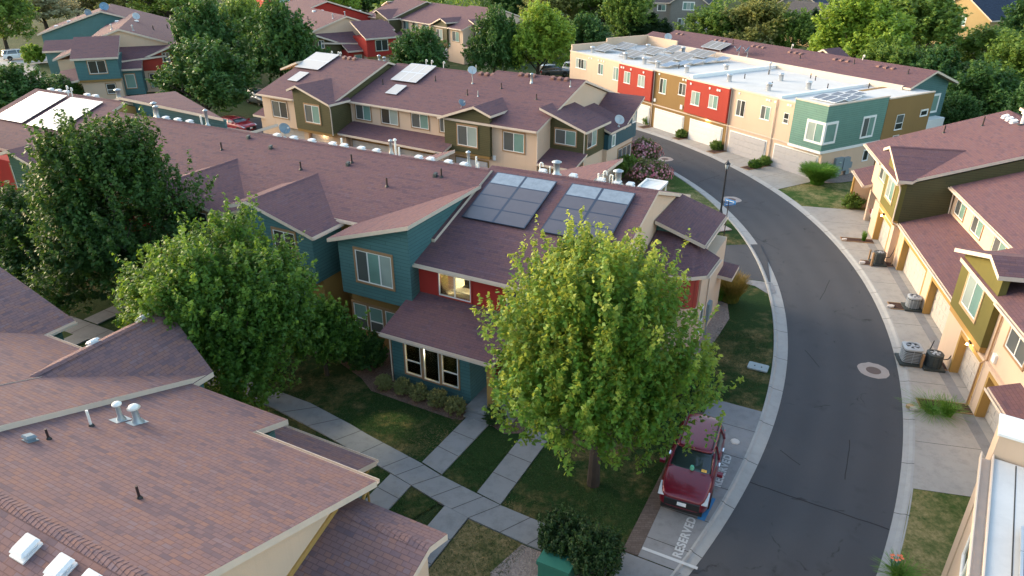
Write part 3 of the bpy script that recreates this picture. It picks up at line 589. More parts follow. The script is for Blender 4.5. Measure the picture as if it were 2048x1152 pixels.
    H.win('v', 1.45, -29.5, -27.35, 3.5, 5.1, panes=('gscreen', 'gdark')); H.win('v', 1.0, -24.3, -22.35, 3.7, 5.38, panes=('gscreen', 'gteal'))
    H.win('v', 2.95, -7.5, -5.45, 3.45, 5.18, panes=('gscreen', 'gpale')); H.win('v', 3.3, -2.95, -.9, 3.55, 5.15, panes=('gscreen', 'gteal'))
    H.win('v', 5.45, .85, 2.8, 4.2, 5.42, panes=('gscreen', 'gteal')); H.win('u', 3.55, 6.05, 7.75, 3.95, 5.3, panes=('gdark', 'gteal')); H.win('u', 3.9, 14.4, 15.1, 4.5, 5.6, 'one', panes=('gpale',), trim=None)
    H.win('u', 3.9, 10.2, 10.8, 3.25, 4.2, 'one', panes=('gteal',), trim='white', tw=.06)
    for k in range(3): H.win('u', 3.88, 11.7 + k * .95, 12.55 + k * .95, .7, 2.6, 'hung', panes=('gscreen', 'gdark'))
    for a0, a1 in ((-25.2, -22.0), (-29.9, -26.2), (-19.8, -15.0), (-14.0, -9.4)): H.garage('v', 2.5 if a0 > -21 else 2.4, a0, a1, 2.25, -.09, 'gdoorg', 'tan')
    with H.wall('beige') as g: g.box(-26.1, -25.5, 2.1, 2.42, 0, 2.6); g.box(-15, -14, 2.2, 2.52, 0, 2.6); g.box(-21.9, -20.2, 2.0, 2.39, 0, 2.6)
    H.garage('v', 3.3, -8.0, -4.6, 2.2, -.09, 'gdoorg', 'tan')
    H.downspout([(-20.93, .95, 5.6), (-20.9, 1.05, 5.2), (-20.9, 1.05, 2.75)]); H.downspout([(.42, 3.1, 5.5), (.42, 3.2, 5.2), (.42, 3.2, 2.9)]); H.downspout([(3.6, 5.4, 5.4), (3.6, 5.4, 3.0)]); H.downspout([(-20.9, 3.5, 5.5), (-20.8, 3.74, 5.2), (-20.8, 3.74, 3.6)])
    with H.wall('white', 'wall_box') as g: g.box(-4.0, -3.75, 3.2, 3.31, 2.5, 2.9)
    def z1(v, e): return 5.65 + (v - e) * S3
    if full:
        for u in (-26.6, -25.9, -25.2): H.boxvent(u, 9.2, 8.38, 'ventbrown', slope=(0, S3))
        for u, in ((-18.5,), (-10.3,), (-9.6,), (-8.9,)): H.boxvent(u, 10.6, 8.06, 'ventbrown', slope=(0, S3))
        for u in (-6.0, -5.3, -4.6, -2.6, -1.9, -1.2): H.boxvent(u, 10.9, 8.34, 'ventbrown', slope=(0, S3))
        for u, v, e in ((-19.4, 6.9, 3.4), (-14.2, 8.6, 3.4), (-9.3, 7.0, 3.4), (-6.5, 8.4, 2.9), (-2.2, 7.4, 2.9)): H.pipev(u, v, z1(v, e), .5)
        for u in (-29.9, -28.9, -28.6, -17.6, -16.9, -15.4): H.jpipe(u, 10.6 if u < -20 else 11.5, 8.1, .5)
        H.flue(-4.2, 9.9, 7.9, .8, .10); H.flue(-22.6, 10.1, 8.2, .6, .12); H.flue(-22.0, 10.2, 8.2, .45, .12); H.pipev(-11.5, 11.6, 8.0, .7, .04, 'galv', False, False)
        for (x, y), h in (((-7.9, 6.7), .5), ((-.3, 10.0), .5)): H.pipev(x, y, z1(y, 2.9), h, .04, 'galv', False)
    return H
CH_ = olive_row('townhouse_row', -32.5, (0, 55), 'beige and olive townhouse row with pale solar panels, second behind the centre row')
H10 = olive_row('townhouse_row', -52, (-11, 124), 'distant olive and beige townhouse row at the top, between two dark round trees', False)

# ================================================================== right row along the road
H = House('townhouse_row', -103, (22.07, 30.29), (-6, 8), 'townhouse row along the right edge with olive boxes over pale garage doors')
H.roofs([
 [(-23.8, -.38, 5.65), (-13.9, -.38, 5.65), (-13.9, 8.6, 8.65), (-23.8, 8.6, 8.65)], [(-23.8, 8.6, 8.65), (-13.9, 8.6, 8.65), (-13.9, 17.5, 5.68), (-23.8, 17.5, 5.68)],
 [(-13.95, 2.75, 5.65), (-1.6, 2.75, 5.65), (-1.6, 11.6, 8.6), (-13.95, 11.6, 8.6)], [(-13.95, 11.6, 8.6), (-1.6, 11.6, 8.6), (-1.6, 17.5, 6.6), (-13.95, 17.5, 6.6)],
 [(-2.0, -.2, 5.62), (13.5, -.2, 5.62), (13.5, 8.6, 8.55), (-2.0, 8.6, 8.55)], [(-2.0, 8.6, 8.55), (13.5, 8.6, 8.55), (13.5, 17.5, 5.6), (-2.0, 17.5, 5.6)],
 [(-17.2, -.45, 7.20), (-13.62, -.45, 5.9), (-13.62, .4, 5.9), (-17.2, 4.3, 7.20)], [(-18.5, -.45, 6.72), (-17.2, -.45, 7.20), (-17.2, 4.3, 7.20), (-18.5, 2.9, 6.72)],
 [(-2.35, -.45, 5.95), (1.55, -.45, 7.25), (1.55, 4.8, 7.25), (-2.35, 2.0, 5.95)], [(1.55, -.45, 7.25), (2.85, -.45, 6.80), (2.85, 3.5, 6.80), (1.55, 4.8, 7.25)],
 [(-14.0, .35, 2.95), (-2.0, .35, 2.95), (-2.0, 3.17, 3.89), (-14.0, 3.17, 3.89)], [(-25.8, -.35, 2.98), (-21.6, -.35, 2.98), (-21.6, 2.2, 3.83), (-25.8, 2.2, 3.83)],
 [(5.9, -.85, 3.05), (13.4, -.85, 3.05), (13.4, .26, 3.42), (5.9, .26, 3.42)],
 [(-23.6, 9.2, 8.9), (-21.6, 9.2, 8.9), (-21.6, 13, 8.9), (-23.6, 13, 8.4)]],
 .2, gut=[((-23.8, -.38, 5.65), (-18.5, -.38, 5.65)), ((-13.95, 2.75, 5.65), (-2.1, 2.75, 5.65)), ((2.9, -.2, 5.62), (13.5, -.2, 5.62)), ((-14.0, .35, 2.95), (-2.3, .35, 2.95)), ((-25.8, -.35, 2.98), (-21.6, -.35, 2.98)), ((5.9, -.85, 3.05), (13.4, -.85, 3.05))],
 caps=[((-17.2, -.4, 7.2), (-17.2, 4.1, 7.2)), ((-23.6, 8.6, 8.65), (-14, 8.6, 8.65))])
with H.wall('beige') as g:
    g.prism([(.25, 2.65), (.25, 5.55), (8.6, 8.3), (17, 5.5), (17, 0), (5, 0), (5, 2.65)], -22.3, -14.6)
    g.prism([(3.15, 2.6), (3.15, 5.55), (11.6, 8.3), (17, 6.4), (17, 0), (1.9, 0), (1.9, 2.6)], -14.2, -1.8)
    g.prism([(.25, 2.65), (.25, 5.55), (8.6, 8.25), (17, 5.4), (17, 0), (1, 0), (1, 2.65)], -1.79, 13.2)
    g.box(-22.25, -21.9, .3, 5, 0, 2.64)
H.opening_wall('beige', 'v', .1, -19.6, -13.95, 0, 2.645, [(-18.0, -14.75, 0, 2.3)], .5)
H.opening_wall('beige', 'v', .5, -13.949, -2.15, 0, 2.62, [(-12.65, -7.75, 0, 2.3), (-6.5, -2.75, 0, 2.3)], .5)
H.opening_wall('beige', 'v', .1, -2.149, 13.2, 0, 2.646, [(-.05, 2.7, 0, 2.35), (3.75, 8.5, 0, 2.35), (9.4, 12.7, 0, 2.35)], .5)
with H.wall('beige') as g: g.box(-25.4, -25.1, -.2, 5, 0, 2.8); g.box(-25.09, -22.26, 4.8, 5, 0, 2.9)
with H.wall('ochre', 'carport_post') as g: g.box(-25.42, -25.08, -.32, -.201, 0, 2.8)
for a0, a1, c in ((-18.0, -14.75, .1), (-12.65, -7.75, .5), (-6.5, -2.75, .5), (-.05, 2.7, .1), (3.75, 8.5, .1), (9.4, 12.7, .1)):
    H.garage('v', c, a0, a1, 2.3, .40, 'gdoor')
    g = G(); P = H.axes('v', c); H.pbox(g, P, a0 - .16, a0 + .001, 0, 2.35, -.38, .012); H.pbox(g, P, a1 - .001, a1 + .16, 0, 2.35, -.38, .012); H.pbox(g, P, a0 - .16, a1 + .16, 2.30, 2.50, -.38, .013); H.mk(g, 'garage_trim', ['ochre'])
with H.wall('olivest') as g:
    g.prism([(-17.85, 3.05), (-13.98, 3.05), (-13.98, 5.78), (-17.2, 6.96), (-17.85, 6.7)], -.06, .24, 'v')
    g.prism([(-1.95, 3.04), (2.45, 3.04), (2.45, 6.7), (1.55, 7.0), (-1.95, 5.85)], -.06, .24, 'v')
with H.wall('olive') as g: g.prism([(.241, 2.66), (.241, 5.55), (8.6, 8.32), (15, 6.1), (15, 2.66)], -14.59, -13.99)
with H.wall('ochre', 'soffit_band') as g: g.box(-17.8, -14.0, -.03, .3, 2.75, 3.04); g.box(-1.9, 2.4, -.03, .3, 2.74, 3.03)
for a0, a1 in ((-20.5, -18.75),): H.win('v', .25, a0, a1, 4.05, 5.4, panes=('gscreen', 'gpale'), trim='trimlt')
H.win('v', -.06, -16.9, -15.25, 3.85, 5.4, panes=('gpale', 'gteal'), trim='trimlt', tw=.14); H.win('v', -.06, -.75, 1.15, 3.75, 5.35, panes=('gpale', 'gteal'), trim='trimlt', tw=.14)
for a0 in (-13.3, -10.3, -6.9, -4.0): H.win('v', 3.15, a0, a0 + 1.6, 4.15, 5.38, panes=('gscreen', 'gteal'), trim='trimtan', tw=.06)
H.win('v', .25, 3.85, 5.7, 4.0, 5.35, panes=('gscreen', 'gscreen'), trim='trimtan'); H.win('v', .25, 9.4, 11.2, 4.0, 5.35, panes=('gscreen', 'gscreen'), trim='trimtan')
H.downspout([(-13.85, -.3, 5.65), (-13.9, -.12, 5.2), (-13.9, -.12, 3.0), (-13.7, .3, 2.8)], .05, 'fascia'); H.downspout([(-13.9, 3.0, 5.5), (-13.9, 3.05, 3.8)]); H.downspout([(2.95, -.2, 5.6), (2.9, .18, 5.2), (2.9, .18, 2.7), (2.95, -.05, 2.5), (2.95, -.05, .1)], .04, 'trimtan'); H.downspout([(-13.4, .3, 2.8), (-13.4, .35, .1)], .04, 'trimlt')
with H.wall('white', 'wall_box') as g: g.box(3.3, 3.6, .13, .249, 2.9, 3.3)
with H.wall('brown', 'house_number') as g: g.box(1.55, 2.0, .06, .099, 2.52, 2.68)
def zr(v): return 5.65 + (v + .38) * S3
for k in range(3): H.boxvent(-22.2 + k * .75, 7.9, zr(7.9), slope=(0, S3))
H.pipev(-19.9, 8.1, zr(8.1), .7, .12, 'ventw', True); H.pipev(-21.6, 6.4, zr(6.4), .65, .05); H.pipev(-22.0, 4.2, zr(4.2), .55, .05); H.pipev(-5.0, 8.4, 5.65 + 5.65 / 3, .5); H.boxvent(5, 7.5, 8.2)
RH = H

# ================================================================== white-roofed row
H = House('flat_roof_townhouses', -60.5, (28.14, 59.78), (-20, 8), 'flat white roofed townhouse row with red and brown fronts and a sea green corner', shingle='shingle')
with H.wall('beige') as g: g.box(-42.2, -31.31, .3, 13, 0, 6.3)
with H.wall('redst') as g: g.box(-31.3, -25.2, -.05, 2, 2.95, 6.3)
with H.wall('brown') as g: g.box(-31.29, -13.41, .3, 13, 0, 6.3)
with H.wall('redst') as g: g.box(-19.6, -13.42, -.05, 2, 2.9, 6.3)
with H.wall('beige') as g: g.box(-13.4, -1.86, .3, 13, 0, 6.3)
with H.wall('tealL') as g: g.box(-5.35, -1.82, -.1, 8.05, 2.85, 6.78)
with H.wall('white', 'skirt_board') as g: g.box(-5.4, -1.77, -.15, 8.06, 2.6, 2.84)
with H.wall('brown') as g: g.box(-6, -1.80, 8.07, 14.9, 0, 6.55)
with H.wall('membrane', 'flat_roof') as g:
    g.box(-42.1, -5.36, .35, 13.2, 6.301, 6.36); g.box(-5.3, -1.9, 8.1, 14.8, 6.551, 6.59); g.box(-5.3, -1.87, 0, 8.0, 6.781, 6.80)
H.roof = [o for o in kids(H.root) if o.name.startswith('flat_roof')][-1]
with H.wall('white', 'fire_wall') as g:
    g.box(-19.75, -19.4, .5, 13, 6.361, 6.72); g.box(-7.85, -7.5, .5, 13, 6.361, 6.62)
with H.wall('fascia', 'parapet_cap') as g:
    g.box(-42.25, -31.32, .25, .42, 6.3, 6.44); g.box(-31.35, -25.15, -.1, .12, 6.301, 6.43); g.box(-25.14, -19.66, .24, .42, 6.3, 6.43); g.box(-19.65, -13.39, -.1, .12, 6.301, 6.43); g.box(-13.38, -5.4, .24, .42, 6.3, 6.43)
    g.box(-5.4, -1.77, -.15, .0, 6.782, 6.9); g.box(-1.93, -1.77, .01, 8.1, 6.781, 6.9); g.box(-1.95, -1.75, 8.12, 14.9, 6.551, 6.66); g.box(-42, -4, 13.02, 13.3, 6.3, 6.95)
with H.wall('beige', 'parapet') as g: g.box(-42.25, -42.0, .43, 6, 6.3, 7.15); g.box(-42.25, -42.0, 6.01, 13, 6.3, 7.6); g.box(-41.99, -36, 12.8, 13.01, 6.37, 7.5)
flat = H.roof
H.roofs([[(-41, 13.1, 6.85), (-3.2, 13.1, 6.85), (-3.2, 16.9, 8.15), (-41, 16.9, 8.15)], [(-41, 16.9, 8.15), (-3.2, 16.9, 8.15), (-3.2, 20.9, 6.75), (-41, 20.9, 6.75)], [(-45, 14.2, 6.9), (-40.9, 14.2, 6.9), (-40.9, 16.2, 7.6), (-45, 16.2, 7.6)], [(-45, 16.2, 7.6), (-40.9, 16.2, 7.6), (-40.9, 18.2, 6.9), (-45, 18.2, 6.9)],
 [(-18.6, 17.2, 7.6), (-16.9, 17.2, 8.5), (-16.9, 20, 8.5), (-18.6, 20, 7.6)], [(-16.9, 17.2, 8.5), (-15.2, 17.2, 7.6), (-15.2, 20, 7.6), (-16.9, 20, 8.5)]])

for u in (-39.5, -38.6, -32.2, -31.4, -30.6, -25.9, -25.1, -24.3, -20.3, -19.5, -18.7, -14.2, -13.4, -12.6, -8.9, -8.1, -7.3): H.boxvent(u, 15.9, 7.75, 'ventbrown', slope=(0, S3))
for u, v in ((-29.0, 15.7), (-18.0, 15.0), (-11.6, 15.7), (-5.3, 15.5)): H.pipev(u, v, 6.85 + (v - 13.1) * S3, .5)
for u in (-20.8, -11.4): H.jpipe(u, 16.7, 8.0, .5)
with H.wall('teal') as g: g.prism([(13.4, 0), (13.4, 6.7), (16.9, 7.9), (20.4, 6.75), (20.4, 0)], -40.5, -3.9)
with H.wall('tealbat') as g: g.box(-44.6, -40.6, 14.6, 17.8, 0, 6.8)
H.win('u', -3.9, 17.2, 19.4, 3.9, 5.5, panes=('gscreen', 'gteal'), trim='white', tw=.14)
with H.wall('white', 'balcony') as g: g.box(-3.89, -2.9, 16.6, 19.6, 2.5, 3.4)
H.roof = flat; H.slabs = []
def whood(u, v, h=.62, r=.24): 
    g = G(); g.lathe([(r, -.02), (r, h), (r * 1.35, h + .02), (r * 1.35, h + .12), (0, h + .2)], (u, v, 6.36), 12); H.mk(g, 'roof_exhaust', ['alu'], flat, True)
for u, v in ((-39.5, 1.9), (-33.2, 2.3), (-29.2, 2.0), (-26.4, 1.6), (-22.4, 2.4), (-20.9, 6.8), (-16.2, 2.6), (-13.9, 7.6), (-10.8, 2.4), (-9.4, 6.4), (-37.6, 9.4), (-33.5, 11.8)): whood(u, v)
whood(-17.3, 9.6, 1.1, .11); whood(-4.2, 3.4, .3, .3)
for u, v in ((-24.8, 3.4), (-16.6, 5.2), (-12.0, 4.2), (-13.3, 11.4), (-12.2, 10.8), (-8.6, 8.2), (-17.1, 9.3), (-6.8, 12.0)): H.pipev(u, v, 6.36, .5, .05, 'pipe', False, False)
# windows and doors
g_p = ('gscreen', 'gteal')
H.win('v', .3, -40.8, -38.5, 4.5, 5.7, 'quad', panes=('gpale', 'gdark', 'gdark', 'gpale'), trim=None)
for a0, a1, z0, z1, c, pn in ((-35.9, -34.85, 4.4, 5.68, .3, g_p), (-32.8, -31.75, 4.2, 5.7, .3, ('gpale', 'gteal')), (-30.2, -29.05, 4.3, 5.6, -.05, ('gpale', 'gteal')), (-27.6, -26.4, 4.3, 5.6, -.05, ('gpale', 'gpale')), (-24.2, -23.1, 4.1, 5.7, .3, ('gdark', 'gteal')), (-21.05, -19.95, 4.45, 5.7, .3, ('gdark', 'gscreen')), (-18.65, -17.4, 3.9, 5.3, -.05, ('gpale', 'gteal')), (-16.05, -14.8, 4.05, 5.35, -.05, ('gpale', 'gteal')), (-12.55, -11.45, 3.9, 5.45, .3, ('gscreen', 'gdark')), (-9.45, -8.3, 4.2, 5.45, .3, ('gscreen', 'gteal'))):
    H.win('v', c, a0, a1, z0, z1, panes=pn, trim=None)
H.win('v', .3, -6.7, -6.1, 4.35, 5.3, 'hung', panes=('gdark', 'gscreen'), trim=None)
H.win('v', -.1, -3.6, -1.93, 3.55, 5.2, panes=('gpale', 'gteal'), trim='white', tw=.14); H.win('u', -1.82, .05, 1.4, 3.55, 5.2, 'one', panes=('gteal',), trim='white', tw=.14)
H.win('u', -1.82, 5.05, 6.6, 3.45, 5.2, panes=('gscreen', 'gteal'), trim='white', tw=.12); H.win('u', -1.80, 9.8, 10.9, 3.55, 4.95, 'hung', panes=('gscreen', 'gdark'), trim=None); H.win('u', -1.80, 13.4, 14.4, 4.45, 4.95, 'one', panes=('gdark',), trim='white', tw=.08); H.win('u', -1.86, 6.1, 6.8, 1.1, 2.1, 'one', panes=('gdark',), trim='white', tw=.06); H.win('u', -1.80, 9.9, 10.8, 2.0, 3.0, 'one', panes=('gscreen',), trim=None)
for a0, a1, m in ((-7.1, -2.3, 'gdoorg'), (-12.85, -8.25, 'gdoorg'), (-18.7, -14.05, 'gdoorw'), (-24.5, -19.85, 'gdoorw'), (-30.4, -25.55, 'gdoorw')): H.garage('v', .3, a0, a1, 2.2, -.09, m, 'white')
with H.wall('fascia', 'trim_pipe') as g: g.box(-31.2, -5.4, .2, .299, 2.62, 2.72)
with H.wall('white', 'wall_vent') as g:
    for u in (-38.0, -37.5, -36.0, -35.4, -34.9, -12.5, -9.0, -8.7, -8.0, -6.5, -6.2): g.box(u, u + .2, .24, .299, 5.95, 6.12)
    for u in (-30.9, -30.5, -29.1, -26.8, -19.0, -16.2, -15.1, -14.8): g.box(u, u + .2, -.11, -.051, 5.85, 6.05)
    for u in (-24.5, -20.6, -20.2): g.box(u, u + .22, .24, .299, 6.0, 6.18)
    g.box(-24.9, -24.6, .2, .299, 3.0, 3.35); g.box(-20.5, -20.15, .2, .299, 3.0, 3.45)
for u in (-25.12, -13.36, -7.68): H.downspout([(u, .2, 6.3), (u, .24, .1)], .05, 'fascia')
with H.wall('meter', 'meter_box') as g:
    for v0, v1, z0, z1, d in ((1.05, 1.7, 1.0, 1.5, .2), (1.75, 2.05, .85, 1.35, .2), (2.1, 3.1, .35, 1.95, .25), (3.15, 4.0, .65, 1.85, .3), (4.05, 4.5, .75, 1.3, .2), (3.8, 4.3, .2, .6, .2)): g.box(-1.859, -1.859 + d, v0, v1, z0, z1)
    g.tube([(-1.75, 1.3, 1.0), (-1.75, 1.2, .4), (-1.75, 1.5, 0)], .05, 6); g.tube([(-1.75, 3.0, .4), (-1.75, 3.0, 0)], .06, 6); g.tube([(-1.75, 4.2, .8), (-1.75, 4.1, 0)], .04, 6)
with H.wall('utilpale', 'meter_dial') as g:
    for z in (.6, 1.0, 1.5): g.lathe([(.12, 0), (.12, .05), (0, .06)], (-1.58, 2.6, z), 10)
WH = H
def wall_lamp(H, u, v, z):
    g = G(); g.box(u - .07, u + .07, v, v + .10, z, z + .16); o = H.mk(g, 'wall_lamp', ['darkmetal']); g = G(); g.lathe([(0, -.08), (.06, -.07), (.05, 0), (0, .01)], (u, v - .05, z), 10); H.mk(g, 'lamp_bulb', ['glow'], o); LAMPS.append((H.w(u, v - .22, z - .12), 9))
wall_lamp(WH, -16.2, .18, 2.72); wall_lamp(RH, -16.6, -.03, 2.5); wall_lamp(RH, 6.3, -.1, 2.62); wall_lamp(RH, -23.2, .2, 2.55); wall_lamp(RH, 1.2, -.03, 2.52); wall_lamp(CH_, -23.4, 2.2, 2.4)

# ================================================================== white-roofed corner, bottom right
H = House('flat_roof_building', -123.5, tuple(at(1965, 905, 6.2))[:2], (7, 5), 'corner of a white flat roofed building with beige walls at the bottom right', 'building')
with H.wall('beige') as g: g.box(.0, 14, .28, 12, 0, 6.0)
with H.wall('membrane', 'flat_roof') as g: g.box(.05, 14, .30, 12, 6.001, 6.16); H.flat = g
H.roof = [o for o in kids(H.root) if o.name.startswith('flat_roof')][0]
with H.wall('fascia', 'gutter') as g: g.box(-.05, 14, -.03, .0, 5.96, 6.20); g.box(-.05, 14, .0, .26, 5.96, 5.99); g.box(-.05, 14, .262, .30, 6.0, 6.22)
with H.wall('beige', 'parapet') as g: g.box(-1.15, -.06, .25, 12, 0, 6.9)
with H.wall('white', 'parapet_cap') as g: g.box(-1.2, -.02, .2, 12, 6.901, 6.98)
with H.wall('joint', 'roof_seam') as g: g.box(.1, 14, .84, .87, 6.158, 6.166)
H.win('v', .28, 1.6, 3.6, 3.6, 5.2, panes=('gdark', 'gpale'), trim='white', tw=.1); H.win('v', .28, 5.6, 7.6, 3.6, 5.2, panes=('gdark', 'gpale'), trim='white', tw=.1); H.win('v', .28, 2.2, 3.2, .8, 2.3, panes=('gdark', 'gteal'), trim='white')
H.downspout([(3.9, .2, 5.9), (4.1, .2, 5.6), (4.1, .2, .2)], .06)
GH = H

# ================================================================== foreground house, bottom left
H = House('shingle_roof_house', -27.5, (-1.943, 27.594), (-3, -16), 'nearest house at the bottom left with a broad rust maroon shingle roof', 'house', 'shinglenear')
def zf(v, k=0): return 5.65 + (-11.15 - v) * S3 + k
H.roofs([
 [(-1.45, -11.12, zf(-11.12)), (3.5, -11.12, zf(-11.12)), (3.5, -17.7, zf(-17.7)), (-1.45, -17.7, zf(-17.7))], [(-7.0, -9.62, zf(-9.62)), (-1.45, -9.62, zf(-9.62)), (-1.45, -17.7, zf(-17.7)), (-7.0, -17.7, zf(-17.7))],
 [(-7.0, -17.7, zf(-17.7)), (3.5, -17.7, zf(-17.7)), (3.5, -24.5, 5.57), (-7.0, -24.5, 5.57)],
 [(-9.2, -8.8, zf(-8.8, .2)), (-6.15, -8.8, zf(-8.8, .2)), (-6.15, -18.6, zf(-18.6, .2)), (-9.2, -18.6, zf(-18.6, .2))], [(-24, -10.4, zf(-10.4, .22)), (-9.2, -10.4, zf(-10.4, .22)), (-9.2, -18.6, zf(-18.6, .22)), (-24, -18.6, zf(-18.6, .22))], [(-24, -18.6, zf(-18.6, .2)), (-6.15, -18.6, zf(-18.6, .2)), (-6.15, -25, 5.9), (-24, -25, 5.9)],
 [(-9.4, -7.7, 6.55), (-6.12, -8.65, 5.10), (-6.12, -13.6, 5.10), (-9.4, -13.6, 6.55)], [(-9.4, -7.7, 6.55), (-10.4, -7.7, 6.1), (-10.4, -12.5, 6.1), (-9.4, -13.6, 6.55)],
 [(-13.6, -9.05, 5.6), (-13.6, -11.5, 5.6), (-18.2, -13.8, 7.15), (-18.2, -9.05, 7.15)], [(-18.2, -9.05, 7.15), (-18.2, -13.8, 7.15), (-19.6, -12.5, 6.7), (-19.6, -9.05, 6.7)],
 [(-3.7, -8.0, 3.0), (.83, -8.0, 3.0), (.83, -11.5, 4.17), (-3.7, -11.5, 4.17)],
 [(2.9, -12.4, 5.5), (6.2, -12.4, 5.5), (6.2, -18.5, 3.45), (2.9, -18.5, 3.45)], [(2.9, -12.4, 5.5), (6.2, -12.4, 5.5), (6.2, -11.55, 5.2), (2.9, -11.55, 5.2)]],
 .22, gut=[((3.5, -11.12, zf(-11.12)), (-1.42, -11.12, zf(-11.12))), ((.83, -8.0, 3.0), (-3.7, -8.0, 3.0)), ((-10.45, -10.4, zf(-10.4, .22)), (-24, -10.4, zf(-10.4, .22))), ((-13.6, -11.5, 5.6), (-13.6, -9.05, 5.6))],
 caps=[((-6.1, -17.7, zf(-17.7)), (3.4, -17.7, zf(-17.7))), ((3.2, -12.4, 5.5), (6.15, -12.4, 5.5)), ((-9.4, -7.8, 6.55), (-9.4, -13.4, 6.55))])
with H.wall('beige') as g:
    g.prism([(-11.55, 0), (-11.55, 5.45), (-17.7, 7.5), (-24, 5.5), (-24, 0)], -6.1, 3.1)
    g.prism([(-10.85, 0), (-10.85, 5.35), (-18.6, 7.9), (-24.5, 5.7), (-24.5, 0)], -23.5, -6.5)
    g.prism([(-12.0, 0), (-12.0, 5.1), (-12.4, 5.2), (-18, 3.3), (-18, 0)], 3.11, 5.8)
with H.wall('teal') as g: g.box(-5.9, -1.75, -10.0, -11.5, 0, 4.85); g.prism([(-10.2, 0), (-6.5, 0), (-6.5, 4.95), (-9.4, 6.2), (-10.2, 5.85)], -10.8, -8.9, 'v'); g.prism([(-19.2, 0), (-14.0, 0), (-14.0, 5.4), (-18.2, 6.85), (-19.2, 6.5)], -11, -9.5, 'v')
with H.wall('teal') as g: g.box(-3.4, .5, -11.54, -8.4, 0, 2.8)
with H.wall('ochre', 'wall_flashing') as g: g.prism([(-12.45, 5.5), (-12.45, 5.66), (-18, 3.8), (-18, 3.6)], 3.101, 3.16)
H.downspout([(3.35, -11.0, 5.45), (3.2, -11.3, 5.25), (3.18, -11.5, 5.0), (3.18, -11.5, .1)], .06, 'ochre'); H.downspout([(.7, -8.05, 2.85), (.6, -8.35, 2.6), (.6, -8.35, .1)], .045, 'ochre')
for u, v in ((-4.84, -13.15), (-4.35, -12.95)):
    g = G(); z = zf(v); r = .075 if u < -4.5 else .10; g.lathe([(r * 2.2, -.12), (r * 1.9, .02), (r, .16), (r, .56)], (u, v, z), 16)
    g.lathe([(r * 1.05, .54), (r * 1.9, .56), (r * 1.95, .60), (r * 1.2, .65), (0, .68)] if u < -4.5 else [(r, .53), (r * 2.0, .55), (r * 1.2, .64), (0, .70)], (u, v, z), 16, 1)
    g.poly([(u - .2, v - .27, z + .10), (u + .2, v - .27, z + .10), (u + .2, v + .24, z - .07), (u - .2, v + .24, z - .07)], 0); H.mk(g, 'flue', ['galv', 'pvc'], H.roof_at(u, v, z), True)
H.pipev(-4.95, -14.0, zf(-14), .58, .04, 'pvc'); H.pipev(-4.86, -15.25, zf(-15.25), .36, .035, 'pipe'); H.pipev(-.26, -15.75, zf(-15.75), .40, .035, 'pipe')
H.boxvent(-5.1, -15.6, zf(-15.6), 'dish', slope=(0, -S3), sz=.3)
for u in (-.55, .68, 1.62): H.boxvent(u, -18.3, zf(-17.7) - .6 * S3 + .02, slope=(0, S3), sz=.5)
for v in (-8.6, -10.7): H.boxvent(-9.7, v, 6.42, slope=(.45, 0), sz=.4)
FH = H

